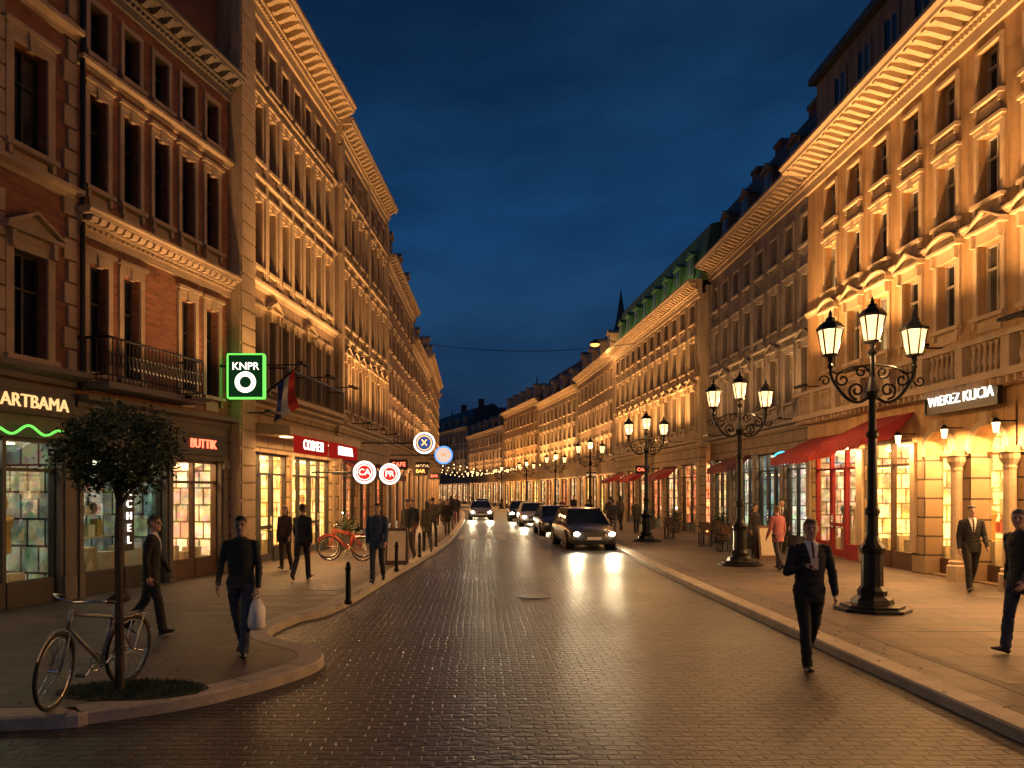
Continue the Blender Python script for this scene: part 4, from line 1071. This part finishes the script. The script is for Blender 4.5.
# ------------------------------------------------------------ people
def cloth(c,r=.85):
    k='cloth_%.2f_%.2f_%.2f'%c
    if k not in MATS: surf(k,c,.25,6,r,bs=.6,bscale=14)
    return k
surf('skin',(.50,.30,.21),.08,8,.55); surf('skin_lip',(.34,.14,.12),.05,8,.5); surf('eye_dark',(.03,.02,.02),.05,8,.3); surf('shoe_black',(.018,.016,.015),.2,8,.4)
CACHE={}
ORDER=['top','bottom','skin','hair','shoe','shirt','tie','eye','lip','skinleg']
def setmats(body,top,bottom,hair,shirt,shoes):
    mm={'top':cloth(top),'bottom':cloth(bottom),'skin':'skin','hair':cloth(hair,.6),'shoe':shoes,'shirt':cloth(shirt),'tie':cloth((.05,.02,.03)),'eye':'eye_dark','lip':'skin_lip','skinleg':'shoe_black'}
    if len(body.materials)==0:
        for o_ in ORDER: body.materials.append(MATS[mm[o_]])
    else:
        for i,o_ in enumerate(ORDER): body.materials[i]=MATS[mm[o_]]
def person(name,x,y,heading,h=1.75,top=(.03,.03,.035),bottom=(.03,.03,.04),hair=(.03,.02,.015),stride=.42,lead=1,suit=False,coat=.0,skirt=False,longhair=False,
           armL=None,armR=None,z0=PV,vox=.008,bag=None,shirt=(.6,.6,.6),turn=0,shoes='shoe_black',phone=False,key=None):
    s=h/1.75
    if key and key in CACHE:
        src,minz=CACHE[key]; body=src.copy(); setmats(body,top,bottom,hair,shirt,shoes)
        e=bpy.data.objects.new(name,None); COL.objects.link(e)
        e.matrix_world=Matrix.Translation((x,y,z0+.002))@Matrix.Rotation(heading,4,'Z')@Matrix.Diagonal((s,s,s,1))@Matrix.Translation((0,0,-minz))
        o=bpy.data.objects.new('body',body); COL.objects.link(o); o.parent=e; return
    V=[];F=[];LB=[]
    def add(vs,fs,lb):
        o=len(V); V.extend(vs); F.extend([tuple([i+o for i in f]) for f in fs]); LB.extend([lb]*len(vs))
    def loft(lb,path,rad,seg=14,ref=Vector((1,0,0)),cap=1.0):
        pts=[Vector(p) for p in path]; rad=[(r,r) if isinstance(r,(int,float)) else r for r in rad]
        Pp=[];Rr=[]
        for i in range(len(pts)-1):
            n=max(2,int((pts[i+1]-pts[i]).length/.02))
            for k in range(n):
                t=k/n; Pp.append(pts[i].lerp(pts[i+1],t)); Rr.append((rad[i][0]*(1-t)+rad[i+1][0]*t,rad[i][1]*(1-t)+rad[i+1][1]*t))
        Pp.append(pts[-1]);Rr.append(rad[-1])
        T0_=(Pp[1]-Pp[0]).normalized();T1_=(Pp[-1]-Pp[-2]).normalized()
        seq=[]
        for a in (80,50,25):
            a=math.radians(a); r=min(Rr[0]); seq.append((Pp[0]-T0_*r*math.sin(a)*cap,(Rr[0][0]*math.cos(a),Rr[0][1]*math.cos(a)),T0_))
        for i,(p,r) in enumerate(zip(Pp,Rr)):
            t=(Pp[min(i+1,len(Pp)-1)]-Pp[max(i-1,0)]).normalized(); seq.append((p,r,t))
        for a in (25,50,80):
            a=math.radians(a); r=min(Rr[-1]); seq.append((Pp[-1]+T1_*r*math.sin(a)*cap,(Rr[-1][0]*math.cos(a),Rr[-1][1]*math.cos(a)),T1_))
        vs=[];fs=[]
        for p,r,t in seq:
            s_=(ref-t*ref.dot(t))
            if s_.length<.05: s_=Vector((0,1,0))-t*t.y
            s_.normalize(); f=t.cross(s_)
            for k in range(seg):
                a=2*math.pi*k/seg; vs.append(p+s_*r[0]*math.cos(a)+f*r[1]*math.sin(a))
        n=len(seq)
        for i in range(n-1):
            for k in range(seg):
                k2=(k+1)%seg; fs.append((i*seg+k,i*seg+k2,(i+1)*seg+k2,(i+1)*seg+k))
        fs.append(tuple(range(seg))[::-1]); fs.append(tuple((n-1)*seg+k for k in range(seg)))
        add(vs,fs,lb)
    def ell(lb,c,r,seg=14,rings=10):
        P=Parts(); P.ell('k',c,r,seg,rings); vs,fs=P.p['k']; add([Vector(v) for v in vs],fs,lb)
    hz=.92; lean=.04
    for sx in (-1,1):
        fwd=(sx==lead)
        a=stride if fwd else -stride*.85; k=.12 if fwd else .32+stride*.35
        if stride<.08: k=.06
        hip=Vector((sx*.095,0,hz)); d1=Vector((sx*-.03,math.sin(a),-math.cos(a))); kn=hip+d1*.43
        d2=Vector((sx*-.02,math.sin(a-k),-math.cos(a-k))); an=kn+d2*.42
        if not skirt: loft('bottom',[hip+Vector((0,0,.02)),hip.lerp(kn,.35),kn,kn.lerp(an,.35),an+Vector((0,0,.0))],[(.092,.10),(.085,.09),(.064,.068),(.062,.068),(.058,.066)])
        else: loft('skinleg',[hip,kn,kn.lerp(an,.35),an],[.085,.052,.054,.034])
        pit=(.25 if fwd else -.55) if stride>.1 else 0
        fd=Vector((sx*.12,math.cos(pit),math.sin(pit))).normalized()
        up=Vector((0,-math.sin(pit),math.cos(pit)))
        heel=an-up*.055-fd*.045; toe=an-up*.065+fd*.155
        loft('shoe',[heel,an-up*.045+fd*.03,toe],[(.036,.036),(.042,.040),(.036,.020)])
        loft('shoe' if not skirt else 'skinleg',[an,an-up*.04],[.04,.04])
    tl=lambda z:Vector((0,(z-hz)*lean,z))
    ell('bottom',(0,-.01,hz+.0),(.165,.115,.12))
    hem=.80-coat
    prof=[(hem,.175+coat*.10,.125+coat*.10),(.90,.172,.125),(1.0,.160,.116),(1.10,.160,.116),(1.22,.175,.125),(1.33,.188,.125),(1.40,.178,.108),(1.45,.125,.085),(1.49,.065,.065)]
    if longhair: prof=[(z,a*.9,b*.93) for z,a,b in prof]
    if not suit and coat==0: prof=[(.86,.166,.120)]+[p for p in prof[1:]]
    loft('top',[tl(z) for z,_,_ in prof],[(a,b) for _,a,b in prof],20,cap=.1)
    if skirt: loft('bottom',[tl(1.0),tl(.8),tl(.3+0)],[(.155,.115),(.19,.16),(.26,.24)],20,cap=.1)
    nb=tl(1.45); hc=tl(1.63)+Vector((0,.02,0))
    loft('skin',[nb,tl(1.55)+Vector((0,.01,0))],[.056,.052])
    if suit: loft('shirt',[tl(1.455),tl(1.50)],[.064,.060],cap=.1)
    rotz=Matrix.Rotation(turn,3,'Z')
    def H(p): return hc+rotz@Vector(p)
    ell('skin',hc,(.074,.092,.108)); ell('skin',H((0,.02,-.055)),(.056,.068,.062))
    ell('skin',H((0,.055,-.088)),(.03,.03,.026))
    loft('skin',[H((0,.088,.018)),H((0,.108,-.018))],[.010,.015],8)
    for sx in(-1,1): ell('skin',H((sx*.076,-.003,-.005)),(.010,.018,.030),8,6); ell('skin',H((sx*.03,.078,.026)),(.022,.012,.008),8,6)
    ell('hair',H((0,-.022,.032)),(.083,.094,.098)); ell('hair',H((0,-.005,.07)),(.072,.085,.055))
    if longhair:
        loft('hair',[H((0,-.05,.02)),H((0,-.065,-.08)),H((0,-.07,-.2))],[(.082,.06),(.085,.05),(.065,.03)])
    for sx,arm in ((-1,armL),(1,armR)):
        fwd=(sx!=lead)
        sh=tl(1.405)+Vector((sx*(.172 if not longhair else .15),0,0))
        if arm is None:
            a=(stride*.75 if fwd else -stride*.75); d1=Vector((sx*.16,math.sin(a),-math.cos(a))).normalized(); d2=Vector((sx*.03,math.sin(a+.35),-math.cos(a+.35))).normalized()
        else: d1=Vector(arm[0]).normalized(); d2=Vector(arm[1]).normalized()
        el=sh+d1*.285; wr=el+d2*.245
        b_=1.12 if suit or coat else 1.0
        loft('top',[sh+Vector((-sx*.04,0,.0)),sh,sh.lerp(el,.5),el],[.055*b_,.060*b_,.052*b_,.044*b_]); loft('top',[el,el.lerp(wr,.4),wr],[.044*b_,.043*b_,.034*b_])
        ref=Vector((0,1,0)); ac=ref-d2*ref.dot(d2)
        if ac.length<.3: ref=Vector((1,0,0))*sx; ac=ref-d2*ref.dot(d2)
        ac.normalize(); nn=d2.cross(ac)*(1 if d2.cross(ac).x*sx<0 else -1)
        loft('skin',[wr-d2*.01,wr+d2*.02,wr+d2*.055,wr+d2*.085],[(.024,.024),(.026,.018),(.038,.015),(.038,.013)],10,ref=ac,cap=.4)
        grip=1.0 if (bag is not None and bag==sx) or (phone and sx==1) else .35
        for fi,(off,ln) in enumerate(((.031,.072),(.0105,.082),(-.0105,.077),(-.031,.060))):
            p=wr+d2*.088+ac*off; dirn=d2.copy(); q=[p-d2*.02,p]
            for sgm in (.45,.32,.23):
                ang=grip*1.1
                dirn=(dirn*math.cos(ang*.9)+nn*math.sin(ang*.9)).normalized() if sgm==.45 else (dirn+nn*math.tan(min(1.2,ang))*.9).normalized()
                q.append(q[-1]+dirn*ln*sgm)
            loft('skin',q,[.0092,.009,.0085,.008,.007],8,ref=ac)
        tb=wr+d2*.035+ac*.026
        loft('skin',[tb-ac*.01,tb+(ac*.7+d2*.6+nn*.4).normalized()*.034,tb+(ac*.5+d2*.9+nn*.6).normalized()*.062],[.012,.0105,.0085],8)
        if bag==sx: bagpos=wr+d2*.09+nn*.02
        if phone and sx==1: phonepos=wr+d2*.12+nn*.02
    me=bpy.data.meshes.new('raw'); me.from_pydata([tuple(v) for v in V],[],F); me.update()
    ob=bpy.data.objects.new('raw',me)
    md=ob.modifiers.new('r','REMESH'); md.mode='VOXEL'; md.voxel_size=vox
    sm=ob.modifiers.new('s','SMOOTH'); sm.factor=.5; sm.iterations=2 if vox<.012 else 1
    body=eval_mesh(ob)
    body.materials.clear()
    kd=kdtree.KDTree(len(V))
    for i,v in enumerate(V): kd.insert(v,i)
    kd.balance()
    setmats(body,top,bottom,hair,shirt,shoes)
    inv=rotz.inverted(); idx=[]
    nf=len(body.polygons); cen=[0.0]*(nf*3)
    for i_,p in enumerate(body.polygons): 
        c=p.center; cen[i_*3]=c.x; cen[i_*3+1]=c.y; cen[i_*3+2]=c.z
    for i_ in range(nf):
        c=Vector(cen[i_*3:i_*3+3]); _,i,_=kd.find(c); lb=LB[i]
        if lb in('skin','hair') and (c-hc).length<.17:
            q=inv@(c-hc)
            if lb=='hair' and q.y>.045 and q.z<.055: lb='skin'
            if lb=='hair' and q.y>.02 and q.z<.0 and not longhair: lb='skin'
            if lb=='skin' and q.z>.085: lb='hair'
            if q.y>.055:
                if abs(abs(q.x)-.031)<.014 and abs(q.z-.008)<.008: lb='eye'
                elif abs(abs(q.x)-.031)<.018 and abs(q.z-.030)<.005: lb='hair'
                elif abs(q.x)<.024 and abs(q.z+.052)<.007: lb='lip'
        elif lb=='top' and suit and c.y>0 and 1.12<c.z<1.5:
            wv=.075*(c.z-1.12)/.36
            if abs(c.x)<.016 and c.z<1.49: lb='tie'
            elif abs(c.x)<wv: lb='shirt'
        idx.append(ORDER.index(lb))
    body.polygons.foreach_set('material_index',idx); body.polygons.foreach_set('use_smooth',[True]*len(idx))
    nv=len(body.vertices); co=[0.0]*(nv*3); no=[0.0]*(nv*3)
    body.vertices.foreach_get('co',co); body.vertices.foreach_get('normal',no)
    if vox<.012:
        for i in range(nv):
            j=i*3
            if co[j+2]<1.44:
                # creases: stretched noise, stronger around elbows / knees / waist
                d=(noise.noise(Vector((co[j]*8,co[j+1]*8,co[j+2]*20+x)))*.009+noise.noise(Vector((co[j]*20,co[j+1]*20,co[j+2]*34)))*.003)
                for k in range(3): co[j+k]+=no[j+k]*d
        body.vertices.foreach_set('co',co); body.update()
    minz=min(co[2::3])
    if key: CACHE[key]=(body,minz)
    e=bpy.data.objects.new(name,None); COL.objects.link(e)
    e.matrix_world=Matrix.Translation((x,y,z0+.002))@Matrix.Rotation(heading,4,'Z')@Matrix.Diagonal((s,s,s,1))@Matrix.Translation((0,0,-minz))
    body.name='body'; o=bpy.data.objects.new('body',body); COL.objects.link(o); o.parent=e
    if bag is not None:
        P=Parts(); bp=bagpos
        vs=[];fs=[]; n=16; rows=[(0,.05,.01),(-.06,.10,.03),(-.14,.135,.06),(-.25,.15,.08),(-.34,.145,.075),(-.38,.10,.05)]
        for dz,wx,wy in rows:
            for k in range(n):
                a=2*math.pi*k/n; rr=1+.09*math.sin(3*a+dz*20); vs.append((bp.x+wx*.7*math.cos(a)*rr,bp.y+wx*math.sin(a)*rr,bp.z-.06+dz))
        for i in range(len(rows)-1):
            for k in range(n): k2=(k+1)%n; fs.append((i*n+k,i*n+k2,(i+1)*n+k2,(i+1)*n+k))
        fs.append(tuple((len(rows)-1)*n+k for k in range(n)))
        P.add(('carrier_bag','bag_white'),vs,fs)
        for dy in(-.02,.02): P.tube(('bag_handle','bag_white'),[(bp.x,bp.y+dy*1.6,bp.z-.07),(bp.x,bp.y+dy*.6,bp.z),(bp.x,bp.y-dy,bp.z-.07)],.006,5)
        for (part,mn),(a,b_) in P.p.items():
            me2=bpy.data.meshes.new(part); me2.from_pydata(a,[],b_); me2.materials.append(MATS[mn]); me2.polygons.foreach_set('use_smooth',[True]*len(me2.polygons)); o2=bpy.data.objects.new(part,me2); COL.objects.link(o2); o2.parent=e
    if phone:
        P=Parts(); q=phonepos; P.box('k',q.x-.035,q.x+.035,q.y-.006,q.y+.006,q.z-.06,q.z+.07); a,b_=P.p['k']
        me2=bpy.data.meshes.new('phone'); me2.from_pydata(a,[],b_); me2.materials.append(MATS['item_cream']); o2=bpy.data.objects.new('phone',me2); COL.objects.link(o2); o2.parent=e
PI=math.pi
person('man',-2.89,9.3,PI*1.02,1.70,top=(.045,.05,.035),bottom=(.035,.05,.085),stride=.26,lead=-1,bag=-1,armL=((-.18,.05,-1),(-.03,.2,-1)),armR=((.3,-.08,-1),(.02,.5,-1)),hair=(.025,.018,.015),turn=.15)
tick('p1')
person('man',-4.6,10.75,math.radians(-78),1.66,top=(.014,.014,.016),bottom=(.014,.014,.017),stride=.26,suit=True,hair=(.06,.045,.03),turn=-.3)
person('man',3.88,9.05,math.radians(176),1.78,top=(.018,.019,.025),bottom=(.015,.015,.02),stride=.24,lead=1,suit=True,armR=((.35,.15,-1),(-.55,.75,.35)),armL=((-.3,.0,-1),(-.02,.25,-1)),phone=True,z0=.004,hair=(.09,.05,.03),turn=-.25)
person('man',9.85,15.4,math.radians(165),1.72,top=(.02,.018,.018),bottom=(.018,.018,.02),stride=.22,suit=True,hair=(.04,.03,.02),vox=.010)
person('man',6.68,9.45,math.radians(100),1.78,top=(.026,.026,.03),bottom=(.035,.045,.07),stride=.26,coat=.06,hair=(.1,.09,.08),turn=.6,vox=.009)
person('man',-2.26,16.9,math.radians(178),1.74,top=(.035,.06,.11),bottom=(.03,.04,.06),stride=.28,coat=.04,hair=(.02,.015,.01),vox=.011)
V2=.015
person('woman',-5.0,19.7,math.radians(170),1.62,top=(.05,.03,.03),bottom=(.02,.02,.02),longhair=True,stride=.12,vox=V2)
person('man',-4.03,17.4,math.radians(-10),1.72,top=(.02,.02,.025),bottom=(.02,.02,.03),stride=.28,vox=V2,hair=(.015,.012,.01))
person('woman',7.64,19.7,math.radians(20),1.62,top=(.42,.14,.15),bottom=(.05,.045,.06),stride=.14,vox=V2,hair=(.2,.12,.06),coat=.05)
person('woman',8.35,23.4,math.radians(200),1.62,top=(.025,.022,.025),bottom=(.03,.022,.025),skirt=True,longhair=True,stride=.05,vox=V2)
person('man',9.5,24.2,math.radians(160),1.76,top=(.02,.02,.02),bottom=(.02,.02,.02),stride=.1,vox=V2,suit=True)
V3=.02
cols=[(.03,.03,.03),(.06,.04,.03),(.02,.025,.04),(.10,.08,.06),(.02,.02,.02),(.12,.03,.03)]
protos=[dict(stride=.3,coat=.05,vox=V3),dict(stride=.16,longhair=True,vox=V3),dict(stride=.36,lead=-1,vox=V3),dict(stride=.05,coat=.1,vox=V3),dict(stride=.25,longhair=True,coat=.12,lead=-1,vox=V3)]
spots=[(-2.05,22.7),(-1.8,25.6),(-2.5,26.4),(-1.9,33),(-1.5,35.4),(-2.4,38),(-1.7,41),(-2.3,45),(-1.6,48),(-2.6,51),(-1.9,55),(-2.2,60),(6.0,34.2),(6.3,38),(5.8,41),(7.4,40),(7.9,46),(5.6,52),(6.8,56),(7.6,37),(-2.9,31)]
for i,(x,y) in enumerate(spots):
    k=(i*3+1)%5
    person('woman' if k in(1,4) else 'man',x+U(-.15,.15),y,random.choice([0,PI])+U(-.4,.4),U(1.6,1.82),top=cols[i%6],bottom=cols[(i*5+1)%6],key='p%d'%k,**protos[k])
bpy.data.scenes.remove(TS)
tick('people')

# ------------------------------------------------------------ world / dusk sky
w=bpy.data.worlds.new('World'); scene.world=w; w.use_nodes=True; nt=w.node_tree; nt.nodes.clear()
out=nt.nodes.new('ShaderNodeOutputWorld'); bg=nt.nodes.new('ShaderNodeBackground'); nt.links.new(bg.outputs[0],out.inputs[0])
tc=nt.nodes.new('ShaderNodeTexCoord'); sp=nt.nodes.new('ShaderNodeSeparateXYZ'); nt.links.new(tc.outputs['Generated'],sp.inputs[0])
grad=ramp(nt,sp.outputs[2],[(0,(.024,.042,.075)),(.12,(.014,.046,.108)),(.32,(.007,.046,.132)),(.55,(.006,.029,.080)),(1,(.004,.016,.042))])
mp=nt.nodes.new('ShaderNodeMapping'); mp.inputs['Scale'].default_value=(1.3,1.3,3.6); nt.links.new(tc.outputs['Generated'],mp.inputs[0])
cn=noise_n(nt,mp.outputs[0],1.9,7,.58)
cl=ramp(nt,cn,[(.36,(.58,.58,.64)),(.62,(1.18,1.14,1.10))])
g2=mixc(nt,1.0,grad,cl,'MULTIPLY')
sk=nt.nodes.new('ShaderNodeTexSky'); sk.sky_type='NISHITA'; sk.sun_disc=False; sk.sun_elevation=math.radians(-4); sk.sun_rotation=math.radians(200)
g3=mixc(nt,.02,g2,sk.outputs[0],'ADD')
nt.links.new(g3,bg.inputs[0]); bg.inputs[1].default_value=1.0
sun=bpy.data.lights.new('sun','SUN'); sun.energy=.02; sun.angle=math.radians(15); sun.color=(.6,.75,1)
so=bpy.data.objects.new('sun',sun); COL.objects.link(so); so.rotation_euler=(math.radians(50),0,math.radians(-20))

# ------------------------------------------------------------ camera
cam=bpy.data.cameras.new('camera'); co=bpy.data.objects.new('camera',cam); COL.objects.link(co)
co.location=(0,0,2.12); co.rotation_euler=(math.radians(90),0,0)
cam.lens=27; cam.sensor_width=36; cam.shift_x=32/1024; cam.shift_y=108/1024; cam.clip_start=.1; cam.clip_end=2000
scene.camera=co
tick('end'); print(TM)
